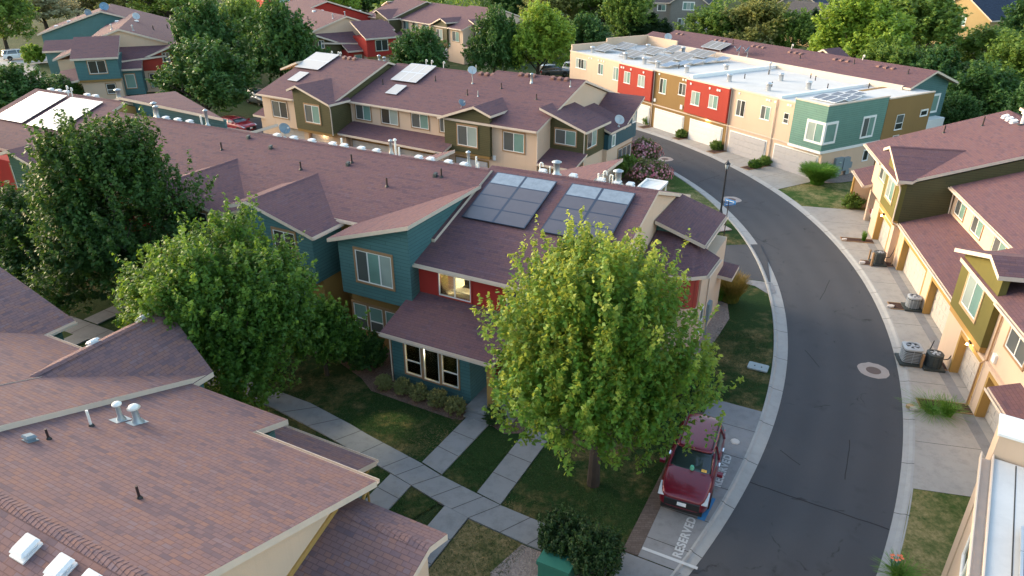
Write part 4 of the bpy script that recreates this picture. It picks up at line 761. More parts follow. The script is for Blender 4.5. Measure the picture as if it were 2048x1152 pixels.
# ================================================================== far houses with a jutting upper box
def end_house(ang, origin, label, mir=False, box='teal', red=True):
    H = House('townhouse_end', ang, origin, (0, 14), label, 'house'); k = -1 if mir else 1
    X = lambda pts: [(k * p[0],) + tuple(p[1:]) for p in pts]
    H.roofs([X(q) for q in ([(-3.9, -.4, 5.65), (1.7, -.4, 5.65), (1.7, 5.6, 7.65), (-3.9, 5.6, 7.65)], [(-3.3, 7.3, 6.65), (1.5, 7.3, 8.3), (1.5, 34, 8.3), (-3.3, 34, 6.65)], [(1.5, 7.3, 8.3), (9.9, 7.3, 5.5), (9.9, 34, 5.5), (1.5, 34, 8.3)],
      [(.7, 3.4, 4.55), (7.4, 5.0, 4.9), (7.4, 7.4, 5.9), (.7, 7.4, 5.9)], [(.2, 1.7, 3.75), (3.95, 1.7, 3.75), (3.95, 4, 4.5), (.2, 4, 4.5)], [(2.9, 4.4, 4.3), (8.3, 4.4, 6.3), (8.3, 7.2, 6.3), (2.9, 7.2, 4.3)],
      [(-13.4, 30, 5.65), (-3.6, 30, 8.85), (-3.6, 44, 8.85), (-13.4, 44, 5.65)], [(-3.6, 30, 8.85), (8, 30, 5.3), (8, 44, 5.3), (-3.6, 44, 8.85)], [(-7.4, 7, 4.7), (-3.2, 7, 6.1), (-3.2, 15, 6.1), (-7.4, 15, 4.7)], [(-10.0, 14.6, 4.9), (-6.0, 14.6, 4.9), (-6.0, 18, 6.0), (-10.0, 18, 6.0)], [(-6.2, -.2, 2.6), (-3.5, -.2, 3.0), (-3.5, 4, 4.0), (-6.2, 4, 3.6)])], .25)
    bx = lambda g, a0, a1, *r: g.box(min(k * a0, k * a1), max(k * a0, k * a1), *r)
    with H.wall('beige') as g:
        bx(g, -3.3, 1.3, .35, 6, 0, 2.86); g.prism(X([(-2.7, 0), (9.3, 0), (9.3, 5.4), (1.5, 8.0), (-2.7, 6.55)]), 7.7, 33.5, 'v'); bx(g, -6.9, -3.31, 7.4, 14.5, 0, 4.6); bx(g, 3.0, 8.0, 5.0, 7.69, 0, 2.9)
    with H.wall(box) as g: bx(g, -3.55, 1.45, 0, 5.5, 2.87, 5.5)
    with H.wall('tan', 'soffit_band') as g: bx(g, -3.5, 1.4, .04, .34, 2.6, 2.868)
    with H.wall('teal' if red else box) as g: bx(g, .55, 3.75, 2.1, 7.6, .3, 3.58); g.prism(X([(-12.9, 0), (6, 0), (6, 5.6), (-3.6, 8.5), (-12.9, 5.5)]), 30.5, 43, 'v')
    with H.wall('teal') as g: bx(g, -9.7, -6.91, 15.0, 18, 0, 4.8)
    with H.wall('redst' if red else 'olive') as g: g.prism(X([(3.0, 2.91), (8.0, 2.91), (8.0, 6.0), (3.0, 4.1)]), 4.9, 7.68, 'v')
    W_ = lambda c, a0, a1, *r, **kw: H.win('v', c, min(k * a0, k * a1), max(k * a0, k * a1), *r, **kw)
    W_(0, -2.05, 0, 3.65, 5.25, panes=('gdark', 'gdark')); W_(2.1, 1.6, 2.8, 1.2, 3.0, 'one', panes=('gteal',)); W_(.35, -.6, .5, .9, 2.2, 'hung', panes=('gdark', 'gscreen')); W_(5.0, 4.3, 5.4, .6, 2.5, 'hung', panes=('gdark', 'gteal')); W_(5.0, 5.7, 6.8, .6, 2.5, 'hung', panes=('gdark', 'gteal')); W_(4.9, 6.5, 7.4, 4.0, 5.2, panes=('gdark', 'gscreen'))
    for u, v in ((0, 12), (3, 9.5), (5, 16), (6.5, 22)): z = 8.3 - abs(u - 1.5) * S3; H.pipev(k * u, v, z, .6, .08, 'galv' if u < 4 else 'pipe', u < 4)
    for u, v in ((-11, 33), (-9, 33), (2.5, 20), (-1, 26)): H.boxvent(k * u, v, (8.3 - abs(u - 1.5) * S3) if v < 30 else 8.85 - abs(u + 3.6) * S3, sz=.6)
    return H
FLH = end_house(20, (-53.17, 96.18), 'far left house with a teal box, beige gable and red side wall')
end_house(33, (-21.2, 115.6), 'far house with a red upper box and beige gable behind two dark trees', True, 'red', False)
def gable_house(name, px, ang, w, d, h, wall, roof, label, dormer=True):
    p = at(*px); H = House(name, ang, (p.x, p.y), (0, d / 2), label, 'house', roof); rz = h + w / 2 * .7
    H.roofs([[(-w / 2 - .5, -.4, h - .3), (0, -.4, rz), (0, d, rz), (-w / 2 - .5, d, h - .3)], [(0, -.4, rz), (w / 2 + .5, -.4, h - .3), (w / 2 + .5, d, h - .3), (0, d, rz)]] +
            ([[(-w / 2 - 4.5, 2, h - .4), (-w / 2, 2, h - .4), (-w / 2, 6, h + 1.6), (-w / 2 - 4.5, 6, h + 1.6)], [(-w / 2 - 4.5, 6, h + 1.6), (-w / 2, 6, h + 1.6), (-w / 2, 10, h - .4), (-w / 2 - 4.5, 10, h - .4)],
              [(w / 2 - 2.3, -3, 3.6), (w / 2 - .2, -3, 4.9), (w / 2 - .2, 0, 4.9), (w / 2 - 2.3, 0, 3.6)], [(w / 2 - .2, -3, 4.9), (w / 2 + 1.9, -3, 3.6), (w / 2 + 1.9, 0, 3.6), (w / 2 - .2, 0, 4.9)]] if dormer else []), .25)
    with H.wall(wall) as g:
        g.prism([(-w / 2, 0), (w / 2, 0), (w / 2, h - .1), (0, rz - .35), (-w / 2, h - .1)], 0, d - .4, 'v')
        if dormer: g.box(-w / 2 - 4.2, -w / 2 - .01, 2.4, 9.5, 0, h - .5); g.box(w / 2 - 2, w / 2 + 1.6, -2.7, -.01, 0, 3.5)
    H.win('v', 0, -1.2, 1.2, h - 1.6, h - .1, 'triple', panes=('gteal', 'gpale', 'gteal'), trim='white', tw=.15); H.win('v', 0, -2, -.6, 1, 2.6, panes=('gscreen', 'gpale'), trim='white')
    if dormer:
        H.win('v', 2.4, -w / 2 - 3.2, -w / 2 - 1.4, h - 2.2, h - .9, panes=('gscreen', 'gteal'), trim='white'); H.garage('v', -2.7, w / 2 - 1.6, w / 2 + 1.2, 2.3, -.07, 'gdoorw', 'white')
    return H
gable_house('grey_house', (1372, 62), -18, 8, 13, 6.2, 'greywall', 'shinglegrey', 'grey sided house with white trim behind the trees, above the white roofed row')
gable_house('slate_roof_house', (1585, 66), -30, 9, 12, 6.0, 'greywall', 'shingleblue', 'grey house with a blue slate roof behind trees, right of the grey sided house')
gable_house('tan_gable_house', (1905, 92), -62, 12, 16, 5.6, 'tanwall', 'shingleblue', 'khaki gable house with a dark blue roof behind trees at the top right', False)
gable_house('tan_house', (1648, 92), 24, 8, 10, 5.0, 'tanwall', 'shinglegrey', 'khaki house mostly hidden behind the tall pale green tree at the top right', False)
gable_house('tan_house', (1980, 60), -70, 10, 14, 5.6, 'greywall', 'shingleblue', 'house with a dark blue roof peeking through trees at the far top right corner', False)
gable_house('brown_roof_house', (575, 40), 30, 10, 14, 5.5, 'redst', 'shingle', 'red gabled house with a brown roof between dark trees at the top left', False)

# ================================================================== ground
def struct(g, name, mat, weld=True):
    o = g.build(name, mat if isinstance(mat, list) else [mat], None, weld=weld); o['kind'] = 'structure'; return o
CX, CY = -31.3, 49.3
def circ(cx, cy, R):
    "radius, from the road's centre, of another circle in direction a"
    def f(a):
        dx, dy = cx - CX, cy - CY; p = dx * math.cos(a) + dy * math.sin(a); return p + math.sqrt(p * p - dx * dx - dy * dy + R * R)
    return f
RG = circ(-33.18, 49.47, 50.13); RI = lambda a: 49.0; RO = circ(-31.73, 50.24, 55.09)
def arc(r, a): return (CX + r * math.cos(a), CY + r * math.sin(a))
def val(r, a): return r(a) if callable(r) else r
def ring(g, r0, z0, r1, z1, a0, a1, n=140, m=0):
    for i in range(n):
        a, b = a0 + (a1 - a0) * i / n, a0 + (a1 - a0) * (i + 1) / n
        g.poly([(*arc(val(r0, a), a), z0), (*arc(val(r1, a), a), z1), (*arc(val(r1, b), b), z1), (*arc(val(r0, b), b), z0)], m)
def gi(t): return lambda a: RG(a) + t * max(.35, 49.03 - RG(a))
def go(d): return lambda a: RO(a) + d
A0, A1 = R_(-64), R_(66)
g = G(); n = 24
for i in range(n):
    for j in range(n):
        x0, x1, y0, y1 = -420 + 840 * i / n, -420 + 840 * (i + 1) / n, -60 + 760 * j / n, -60 + 760 * (j + 1) / n
        g.poly([(x0, y0, -.03), (x1, y0, -.03), (x1, y1, -.03), (x0, y1, -.03)])
struct(g, 'ground', 'ground')
g = G(); ring(g, 48.9, 0, go(.06), 0, A0, A1)
def seam(p, q, w=.05, z=.004, m=1):
    p, q = Vector((*p, z)), Vector((*q, z)); d = (q - p).normalized(); s = Vector((-d.y, d.x, 0)) * w / 2
    N = max(2, int((q - p).length / .35)); off = [Vector((random.uniform(-.02, .02), random.uniform(-.02, .02), 0)) for _ in range(N + 1)]
    for i in range(N):
        a = p.lerp(q, i / N) + off[i]; b = p.lerp(q, (i + 1) / N) + off[i + 1]; g.poly([a - s, b - s, b + s, a + s], m)
for q_ in (((1610, 700), (1640, 735)), ((1660, 560), (1640, 600)), ((1560, 900), (1600, 930)), ((1500, 470), (1560, 500)), ((1700, 880), (1690, 960)), ((1450, 405), (1520, 420))): seam(at(*q_[0])[:2], at(*q_[1])[:2], .035)
seam(at(1500, 965)[:2], at(1778, 1059)[:2], .05); seam(at(1440, 350)[:2], at(1400, 363)[:2], .06)
struct(g, 'road', ['asphalt', 'seam'])
g = G()
prof = [(gi(-.03), .0), (gi(0), .12), (gi(.16), .125), (gi(.30), .06), (gi(1), .010), (gi(1.01), -.02)]
for (r0, z0), (r1, z1) in zip(prof, prof[1:]): ring(g, r0, z0, r1, z1, A0, A1)
def rjoint(r0, r1, z0, z1, step, w=.03, a0=A0, a1=A1):
    a = a0
    while a < a1:
        b = a + w / 49; g.poly([(*arc(val(r0, a), a), z0), (*arc(val(r1, a), a), z1), (*arc(val(r1, b), b), z1), (*arc(val(r0, b), b), z0)], 1); a += step / 49
rjoint(gi(0), gi(.16), .124, .129, 3.05); rjoint(gi(.30), gi(1), .064, .014, 3.05); rjoint(gi(.16), gi(.30), .129, .064, 3.05)
struct(g, 'gutter_kerb', ['curb', 'joint'], False)
g = G(); prof = [(go(-.01), -.02), (go(0), .012), (go(.22), .05), (go(.36), .115), (go(.5), .12), (go(.51), 0)]
for (r0, z0), (r1, z1) in zip(prof, prof[1:]): ring(g, r0, z0, r1, z1, A0, A1)
rjoint(go(.22), go(.36), .054, .119, 3.05); rjoint(go(.36), go(.5), .119, .124, 3.05); rjoint(go(0), go(.22), .016, .054, 3.05)
struct(g, 'outer_kerb', ['curb', 'joint'], False)
# inner lawns: a sheet inside the kerb
g = G(); ring(g, 40.0, .055, gi(.01), .055, R_(-44), R_(2), 90)
g2 = G(); ring(g2, 0.0, .05, 39.99, .05, R_(-90), R_(90), 60); struct(g2, 'lawn_inner', 'grass')
struct(g, 'lawn_island', 'grass')
g = G(); ring(g, 40.0, .055, gi(.01), .055, R_(2.0), R_(62), 90); struct(g, 'lawn_upper', 'grassup')
def mw(u, v): w = MH.w(u, v); return (w.x, w.y)
def strip(name, A, B, z, mat, joints=(), frame=mw, cross=True):
    "ribbon between the polylines A and B; joints across at every given fraction list"
    g = G()
    for i in range(len(A) - 1): g.poly([(*frame(*A[i]), z), (*frame(*B[i]), z), (*frame(*B[i + 1]), z), (*frame(*A[i + 1]), z)])
    for i, f in joints:
        p = Vector(frame(*A[i])).lerp(Vector(frame(*A[i + 1])), f); q = Vector(frame(*B[i])).lerp(Vector(frame(*B[i + 1])), f); d = (q - p).normalized(); s = Vector((-d.y, d.x)) * .016
        g.poly([(*(p - s), z + .004), (*(q - s), z + .004), (*(q + s), z + .004), (*(p + s), z + .004)], 1)
    for E_ in (A, B):          # edges drop to the lawn
        for i in range(len(E_) - 1): a, b = frame(*E_[i]), frame(*E_[i + 1]); g.poly([(*a, z), (*b, z), (*b, z - .09), (*a, z - .09)])
    return struct(g, name, [mat, 'joint'], False)
far = [(-45, -3.2), (-20, -3.3), (-12, -3.35), (-6.8, -3.44), (-4.05, -3.85), (-2.86, -4.09), (.2, -4.56), (1.42, -4.83), (3.2, -5.06), (4.39, -5.2), (6.8, -5.3), (9.33, -5.2), (11.5, -5.2)]
near = [(-45, -4.5), (-20, -4.5), (-12, -4.5), (-8.1, -4.53), (-4.9, -4.94), (-3.28, -5.19), (-.46, -5.66), (.68, -5.88), (2.46, -6.21), (3.63, -6.35), (6.2, -6.5), (9.2, -6.5), (11.0, -6.6)]
jn = [(3, .2), (3, .75), (4, .6), (5, .3), (5, .8), (6, .2), (7, .0), (7, .6), (8, .3), (9, 0), (9, .55), (10, .0), (10, .55), (11, 0)] + [(1, i / 5) for i in range(5)] + [(0, i / 16) for i in range(16)] + [(2, .0), (2, .35), (2, .7)]
strip('sidewalk', far, near, .115, 'concrete', jn)
def walk(name, a, b, c, d, n, z=.112): return strip(name, [a, b], [d, c], z, 'concrete', [(0, i / n) for i in range(1, n)])
walk('front_path', (.26, -4.5), (.34, -.95), (1.5, -.95), (1.4, -4.76), 3); walk('front_path', (3.22, -5.0), (3.2, .3), (4.35, .3), (4.36, -5.16), 4)
walk('front_path', (-.48, -5.7), (-.48, -8.4), (.66, -8.4), (.66, -5.9), 3); walk('front_path', (2.48, -6.22), (2.42, -11.4), (3.56, -11.4), (3.6, -6.35), 4)
walk('front_path', (-22.9, -4.5), (-22.9, -7.6), (-21.7, -7.6), (-21.7, -4.5), 3); walk('front_path', (-24.0, -3.2), (-24, 2), (-22.8, 2), (-22.8, -3.2), 4)
def bed(name, pts, z, mat, frame=mw):
    g = G(); g.poly([(*frame(*p), z) for p in pts]); return struct(g, name, mat)
bed('mulch_bed', [(-12, -.2), (-8.7, .3), (-6, -.6), (-4.9, -1.25), (-.2, -1.35), (.25, -1.2), (.2, 2.4), (-12, 4)], .066, 'bark')
bed('mulch_bed', [(1.52, -.9), (2.4, -1.2), (3.1, -.8), (3.1, 2.4), (1.52, 2.4)], .066, 'bark')
bed('gravel_bed', [(5.0, 7.2), (7.0, 7.0), (8.6, 8.2), (8.9, 12), (9.0, 14.2), (8.5, 16.0), (7.9, 16.2), (7.9, 9), (5, 8.6)], .066, 'gravel')
bed('gravel_bed', [(-8, 35), (-5.2, 34.4), (-3.4, 35), (-2.2, 38), (-3.0, 41), (-4.0, 43), (-7, 42)], .066, 'bark')
bed('bare_bed', [(6.0, -6.55), (9.4, -6.5), (10.4, -6.7), (10.2, -9.5), (6.5, -9.5), (5.6, -8.2)], .066, 'gravel')
bed('dry_lawn', [(3.64, -6.37), (6.1, -6.52), (5.8, -8.2), (6.4, -10.5), (3.62, -10.5)], .064, 'grassdry')
# parking bay with its paint
def uarc(v, r):
    lo, hi = 5.0, 16.0
    for _ in range(40):
        m = (lo + hi) / 2; w = MH.w(m, v)
        if math.hypot(w.x - CX, w.y - CY) < RG(math.atan2(w.y - CY, w.x - CX)) + r: lo = m
        else: hi = m
    return lo
vs = [-5.16 + i * .68 for i in range(17)]
strip('paver_strip', [(9.36, -5.15), (9.45, 4.4)], [(9.94, -5.15), (9.94, 4.4)], .112, 'paver')
strip('parking_bay', [(9.95, v) for v in vs], [(uarc(v, .02), v) for v in vs], .119, 'concrete', [(1, .5), (4, .1), (7, .2), (10, .4), (13, .5)])
g = G(); g.box(9.97, 11.98, -4.80, -4.67, .127, .131); o = struct(g, 'bay_line', 'paintw'); o.location = (MH.o[0], MH.o[1], 0); o.rotation_euler.z = MH.ang
g = G(); g.poly([(*mw(11.36, -2.4), .129), (*mw(11.64, -2.4), .129), (*mw(11.74, -1.0), .129), (*mw(11.44, -1.0), .129)]); struct(g, 'blue_paint', 'paintb')
def text(txt, u, v, size, z):
    cu = bpy.data.curves.new('painted_word', 'FONT'); cu.body = txt; cu.size = size; cu.offset = .014; cu.align_x = 'CENTER'; cu.align_y = 'CENTER'; cu.space_character = 1.12
    o = bpy.data.objects.new('painted_word', cu); COL.objects.link(o); cu.materials.append(M['paintw'])
    x, y = mw(u, v); o.location = (x, y, z); o.rotation_euler = (0, 0, MH.ang + math.pi / 2); o.scale = (1.0, 1.05, 1)
    dg = bpy.context.evaluated_depsgraph_get(); me = bpy.data.meshes.new_from_object(o.evaluated_get(dg)); bpy.data.objects.remove(o)
    q = bpy.data.objects.new('painted_word', me); COL.objects.link(q); q.location = (x, y, z); q.rotation_euler = (0, 0, MH.ang + math.pi / 2); q['kind'] = 'structure'
    return q
text('RESERVED', 11.2, -3.5, .44, .128); text('RESERVED', 11.62, .8, .44, .128)
# right driveways, planters, kerb-side plots (row frame)
def curbv(Hh, u, r=.45):
    lo, hi = -14.0, 6.0
    for _ in range(40):
        m = (lo + hi) / 2; w = Hh.w(u, m)
        if math.hypot(w.x - CX, w.y - CY) < RO(math.atan2(w.y - CY, w.x - CX)) + r: lo = m
        else: hi = m
    return lo
def drive(Hh, u0, u1, vend, name, joints, z=.125):
    fr = lambda u, v: Hh.w(u, v)[:2]; n = 24; us = [u0 + (u1 - u0) * i / n for i in range(n + 1)]
    g = G()
    for a, b in zip(us, us[1:]): g.poly([(*fr(a, curbv(Hh, a)), z), (*fr(a, vend), z), (*fr(b, vend), z), (*fr(b, curbv(Hh, b)), z)])
    for u in joints:
        v = curbv(Hh, u); g.poly([(*fr(u - .012, v), z + .004), (*fr(u - .012, vend), z + .004), (*fr(u + .012, vend), z + .004), (*fr(u + .012, v), z + .004)], 1)
    return struct(g, name, ['drive', 'joint'])
drive(RH, -24.3, 9.55, 1.05, 'driveway', (-21, -15.6, -10.4, -4.9, 1.3, 6.3))
fr_ = lambda u, v: RH.w(u, v)[:2]
g = G()
for v, a, b in ((-.45, -17.1, -13.9), (.02, -13.1, -7.6), (.02, -6.7, -.8), (-.45, -.2, 2.8), (-.45, 3.6, 9.4)): g.poly([(*fr_(a, v), .130), (*fr_(a, v + .5), .130), (*fr_(b, v + .5), .130), (*fr_(b, v), .130)])
struct(g, 'garage_apron', 'concrete')
def planter(Hh, u0, u1, v1, name='planter_bed'):
    v0 = curbv(Hh, (u0 + u1) / 2) + .25; fr = lambda u, v: Hh.w(u, v)[:2]
    g = G(); g.poly([(*fr(u0, v0), .150), (*fr(u0, v1), .150), (*fr(u1, v1), .150), (*fr(u1, v0), .150)])
    struct(g, name, 'mulch')
    g = G()
    for a0, a1, b0, b1 in ((u0 - .06, u0, v0, v1), (u1, u1 + .06, v0, v1), (u0 - .06, u1 + .06, v0 - .06, v0)):
        P = [(*fr(a, b), z) for z in (.0, .165) for a, b in ((a0, b0), (a1, b0), (a1, b1), (a0, b1))]
        for q in ((0, 3, 2, 1), (4, 5, 6, 7), (0, 1, 5, 4), (1, 2, 6, 5), (2, 3, 7, 6), (3, 0, 4, 7)): g.poly([P[i] for i in q])
    struct(g, 'planter_edging', 'wood')
for u0, u1, v1 in ((-17.85, -17.2, .05), (-13.8, -13.15, .45), (-7.55, -6.75, .45), (-.85, -.2, .05), (2.85, 3.6, .05)): planter(RH, u0, u1, v1)
bed('lawn_corner', [(9.56, curbv(RH, 9.56)), (9.6, 3), (22, 3), (22, curbv(RH, 22)), (19, curbv(RH, 19)), (16, curbv(RH, 16)), (13, curbv(RH, 13))], .118, 'grassup', fr_)
fw = lambda u, v: WH.w(u, v)[:2]
g = G(); n = 30
P0 = [(u, curbv(WH, u)) for u in [-1.9 + (-32 + 1.9) * i / n for i in range(n + 1)]]
bed('lawn_corner', [(-1.85, curbv(WH, -1.85)), (-1.85, 8), (9, 12), (9.0, curbv(WH, 9.0)), (4, curbv(WH, 4))], .110, 'grassup', fw)
drive(WH, -33, -1.9, .29, 'driveway', (-5.0, -10.5, -16.4, -22))
for u0, u1 in ((-8.15, -7.2), (-13.95, -12.95), (-19.75, -18.85), (-25.5, -24.65)): planter(WH, u0, u1, .25)
bed('gravel_bed', [(-1.84, .3), (-1.84, 8), (-.2, 8), (.1, 4), (-.4, 1.5), (-.9, .3)], .16, 'gravel', fw)
# side drive east of the centre row, alleys and the far street
g = G(); g.poly([(*p, .064) for p in (at(1444, 492)[:2], at(1519, 490)[:2], at(1535, 522)[:2], at(1541, 566)[:2], at(1480, 558)[:2], at(1440, 552)[:2], at(1425, 520)[:2])]); struct(g, 'side_drive', 'asphalt')
g = G(); g.poly([(*at(x, y, .07)[:2], .072) for x, y in ((1470, 562), (1482, 557), (1545, 566), (1552, 585), (1540, 590), (1510, 572))]); struct(g, 'side_path', 'concrete')
bed('alley', [(-60, 18.5), (3.5, 18.5), (4.5, 22), (4, 25.5), (-60, 34)], .0665, 'asphalt')
bed('rear_yard', [(-60, 17), (5, 17), (5, 18.49), (-60, 18.49)], .066, 'bark')
g = G(); d = Vector((.777, .629, 0)); s = Vector((-.629, .777, 0)); c = Vector((-88, 131, 0))
g.poly([c - d * 60 - s * 5 + Vector((0, 0, .03)), c + d * 120 - s * 5 + Vector((0, 0, .03)), c + d * 120 + s * 5 + Vector((0, 0, .03)), c - d * 60 + s * 5 + Vector((0, 0, .03))]); struct(g, 'far_street', 'curb')
g = G(); g.poly([c - d * 60 - s * 7.5 + Vector((0, 0, .05)), c + d * 14 - s * 7.5 + Vector((0, 0, .05)), c + d * 14 - s * 5.8 + Vector((0, 0, .05)), c - d * 60 - s * 5.8 + Vector((0, 0, .05))]); struct(g, 'far_pavement', 'curb')
g = G(); p0 = [at(*q)[:2] for q in ((0, 130), (72, 126), (88, 162), (30, 190), (0, 190))]; g.poly([(*p, .02) for p in p0]); struct(g, 'far_driveway', 'drive')
g = G(); p0 = [at(*q)[:2] for q in ((430, 245), (520, 235), (560, 262), (470, 290))]; g.poly([(*p, .075) for p in p0]); struct(g, 'rear_parking', 'asphalt')

# ================================================================== solar panels
def solar(H, cells, name, label, group, mats, lift=.09, th=.05, legs=(), fr='panelframe'):
    "cells: list of (four local corner points, material); frame strips round every cell"
    pts = [Vector(p) for c in cells for p in c[0]]; c0 = sum(pts, Vector()) / len(pts); zmin = min(p.z for p in pts)
    root = empty(name, H.w(c0.x, c0.y, zmin - lift), H.ang, label, 'solar panel', group); off = (c0.x, c0.y, zmin - lift)
    g = G()
    for q, mt in cells:
        q = [Vector(p) for p in q]; n = (q[1] - q[0]).cross(q[3] - q[0]).normalized(); n = n if n.z > 0 else -n; c = sum(q, Vector()) / 4
        b = G(); inn = [p + (c - p).normalized() * .075 for p in q]
        b.poly([p + n * .003 for p in inn]); b.build('panel', [mt], root, off, weld=False)
        for i in range(4):
            j = (i + 1) % 4; g.poly([q[i] + n * .006, q[j] + n * .006, inn[j] + n * .006, inn[i] + n * .006]); g.poly([q[i] + n * .006, q[j] + n * .006, q[j] - n * th, q[i] - n * th])
        g.poly([p - n * th for p in q])
    g.build('panel_frame', [fr], root, off, weld=False)
    if legs:
        g = G()
        for a, b in legs: g.tube([a, b], .035, 6)
        g.build('panel_legs', ['alu'], root, off)
    return root
def onslope(u0, u1, v0, v1, nu, nv, zf_, lift, mat):
    out = []
    for i in range(nu):
        for j in range(nv):
            a, b = u0 + (u1 - u0) * i / nu, u0 + (u1 - u0) * (i + 1) / nu; c, d = v0 + (v1 - v0) * j / nv, v0 + (v1 - v0) * (j + 1) / nv
            out.append(([(a, c, zf_(c) + lift), (b, c, zf_(c) + lift), (b, d, zf_(d) + lift), (a, d, zf_(d) + lift)], mat(i, j)))
    return out
mr = lambda v: 5.65 + (v - 2.15) * S3
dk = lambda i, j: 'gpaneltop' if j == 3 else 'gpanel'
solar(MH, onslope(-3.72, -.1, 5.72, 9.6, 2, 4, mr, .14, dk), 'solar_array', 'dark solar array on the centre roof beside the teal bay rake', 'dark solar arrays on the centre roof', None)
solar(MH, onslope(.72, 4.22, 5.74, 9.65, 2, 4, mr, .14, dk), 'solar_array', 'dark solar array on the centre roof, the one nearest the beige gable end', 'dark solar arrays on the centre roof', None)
ml = lambda v: 6.33 + (v - 3.75) * S3
wh = lambda i, j: 'gpanelw'
solar(MH, onslope(-46.1, -42.5, 6.5, 10.4, 2, 4, ml, .14, wh), 'solar_array', 'pale solar array at the left end roof, cut by the picture edge', 'pale solar arrays at the left end', None, fr='alu')
solar(MH, onslope(-41.8, -38.0, 6.4, 10.3, 2, 4, ml, .14, wh), 'solar_array', 'pale solar array at the left roof end, partly hidden by the tall ash tree', 'pale solar arrays at the left end', None, fr='alu')
c1 = lambda v: 5.65 + (v - 1.05) * S3; c2 = lambda v: 5.65 + (v - 3.4) * S3
grw = lambda i, j: 'gpanelw' if j == 99 else 'gpanelg'
solar(CH_, onslope(-31.0, -27.6, 6.25, 9.5, 1, 2, c1, .18, wh), 'solar_array', 'large pale two panel solar array on the leftmost roof of the row behind', 'pale solar arrays on the row behind', None, fr='alu')
solar(CH_, onslope(-29.55, -28.2, 3.85, 5.6, 1, 1, c1, .14, wh), 'solar_collector', 'small white solar collector low on the leftmost roof of the row behind', 'small solar collectors', None, fr='alu')
solar(CH_, onslope(-18.9, -15.75, 7.5, 10.8, 3, 2, c2, .22, wh), 'solar_array', 'large pale six panel solar array on the middle roof of the row behind', 'pale solar arrays on the row behind', None, fr='alu')
solar(CH_, onslope(-17.75, -16.4, 5.3, 6.95, 1, 1, c2, .14, wh), 'solar_collector', 'small white solar collector below the six panel array', 'small solar collectors', None, fr='alu')
RK = [(-40.9, -38.1, 2.8, 3, 'on the white roof nearest the left end parapet wall'), (-41.0, -37.9, 5.9, 3, 'on the white roof at its far back left corner'), (-35.3, -32.1, 2.75, 3, 'on the white roof above the leftmost red front'), (-36.0, -32.8, 6.4, 3, 'on the white roof just in front of the pale grey dish'), (-35.4, -33.3, 9.8, 2, 'of only two panels, beside the maroon roof'), (-30.1, -26.9, 2.9, 3, 'on the white roof nearest the front end of the blue row'), (-30.7, -27.5, 6.5, 3, 'beside the middle of the blue row on the white roof'), (-31.4, -28.0, 10.1, 3, 'beside the far end of the blue row on the white roof')]
for u0, u1, v, n, wh_ in RK:
    cells = []
    for i in range(n): a, b = u0 + (u1 - u0) * i / n, u0 + (u1 - u0) * (i + 1) / n; cells.append(([(a, v, 6.62), (b, v, 6.62), (b, v + 1.95, 7.15), (a, v + 1.95, 7.15)], 'gpanelg'))
    L = [((x, y, 6.36), (x, y, z)) for x in (u0 + .15, u1 - .15) for y, z in ((v + .1, 6.62), (v + 1.85, 7.1))]
    solar(WH, cells, 'solar_rack', 'tilted grey solar rack ' + wh_, 'tilted grey solar racks on the white roof', None, legs=L, fr='alu')
for k in range(5):
    v = 2.0 + k * 2.0
    cells = [([(-26.6, v, 6.60), (-25.3, v, 6.60), (-25.3, v + 1.85, 6.86), (-26.6, v + 1.85, 6.86)], 'gpanelb')]
    solar(WH, cells, 'solar_array', 'flat blue solar panel in a row on the white roof, ' + ('nearest the front edge', 'second from the front edge', 'midway along it', 'second from the maroon roof', 'nearest the maroon roof')[k], 'blue solar panels in a row', None, legs=[((-26.5, v + 1.7, 6.36), (-26.5, v + 1.7, 6.83)), ((-25.4, v + 1.7, 6.36), (-25.4, v + 1.7, 6.83))], fr='alu')
gr_ = lambda v: 6.85 + (v - 13.1) * S3
solar(WH, onslope(-32.0, -28.6, 13.25, 15.05, 3, 1, gr_, .35, lambda i, j: 'gpanelg'), 'solar_array', 'three panel solar array on the maroon roof behind the white roof', None, None, legs=[((-31.8, 13.5, 6.9), (-31.8, 13.5, 7.3)), ((-28.8, 13.5, 6.9), (-28.8, 13.5, 7.3))], fr='alu')
cells = []
for r, (v, us) in enumerate(((1.0, (-4.7, -3.85, -3.0)), (2.75, (-4.7, -3.85, -3.0)), (4.5, (-4.7, -3.85)))):
    for u in us: cells.append(([(u + r * .1, v, 6.92), (u + .82 + r * .1, v, 6.92), (u + .82 + r * .1, v + 1.7, 7.14), (u + r * .1, v + 1.7, 7.14)], 'gpanel'))
solar(WH, cells, 'solar_array', 'dark eight panel solar array behind the sea green corner box parapet', None, None, fr='white')
pw = at(2043, 1046, 6.35) - Vector((GH.o[0], GH.o[1], 0)); ul = pw.x * GH.ca + pw.y * GH.sa; vl = -pw.x * GH.sa + pw.y * GH.ca
cells = [([(ul + .1 + i * 1.0, vl + j * 1.7, 6.34), (ul + 1.08 + i * 1.0, vl + j * 1.7, 6.34), (ul + 1.08 + i * 1.0, vl + j * 1.7 + 1.66, 6.34), (ul + .1 + i * 1.0, vl + j * 1.7 + 1.66, 6.34)], 'gpanelb') for i in range(4) for j in range(2)]
solar(GH, cells, 'solar_array', 'blue gridded solar array cut off at the bottom right corner', None, None, fr='alu')

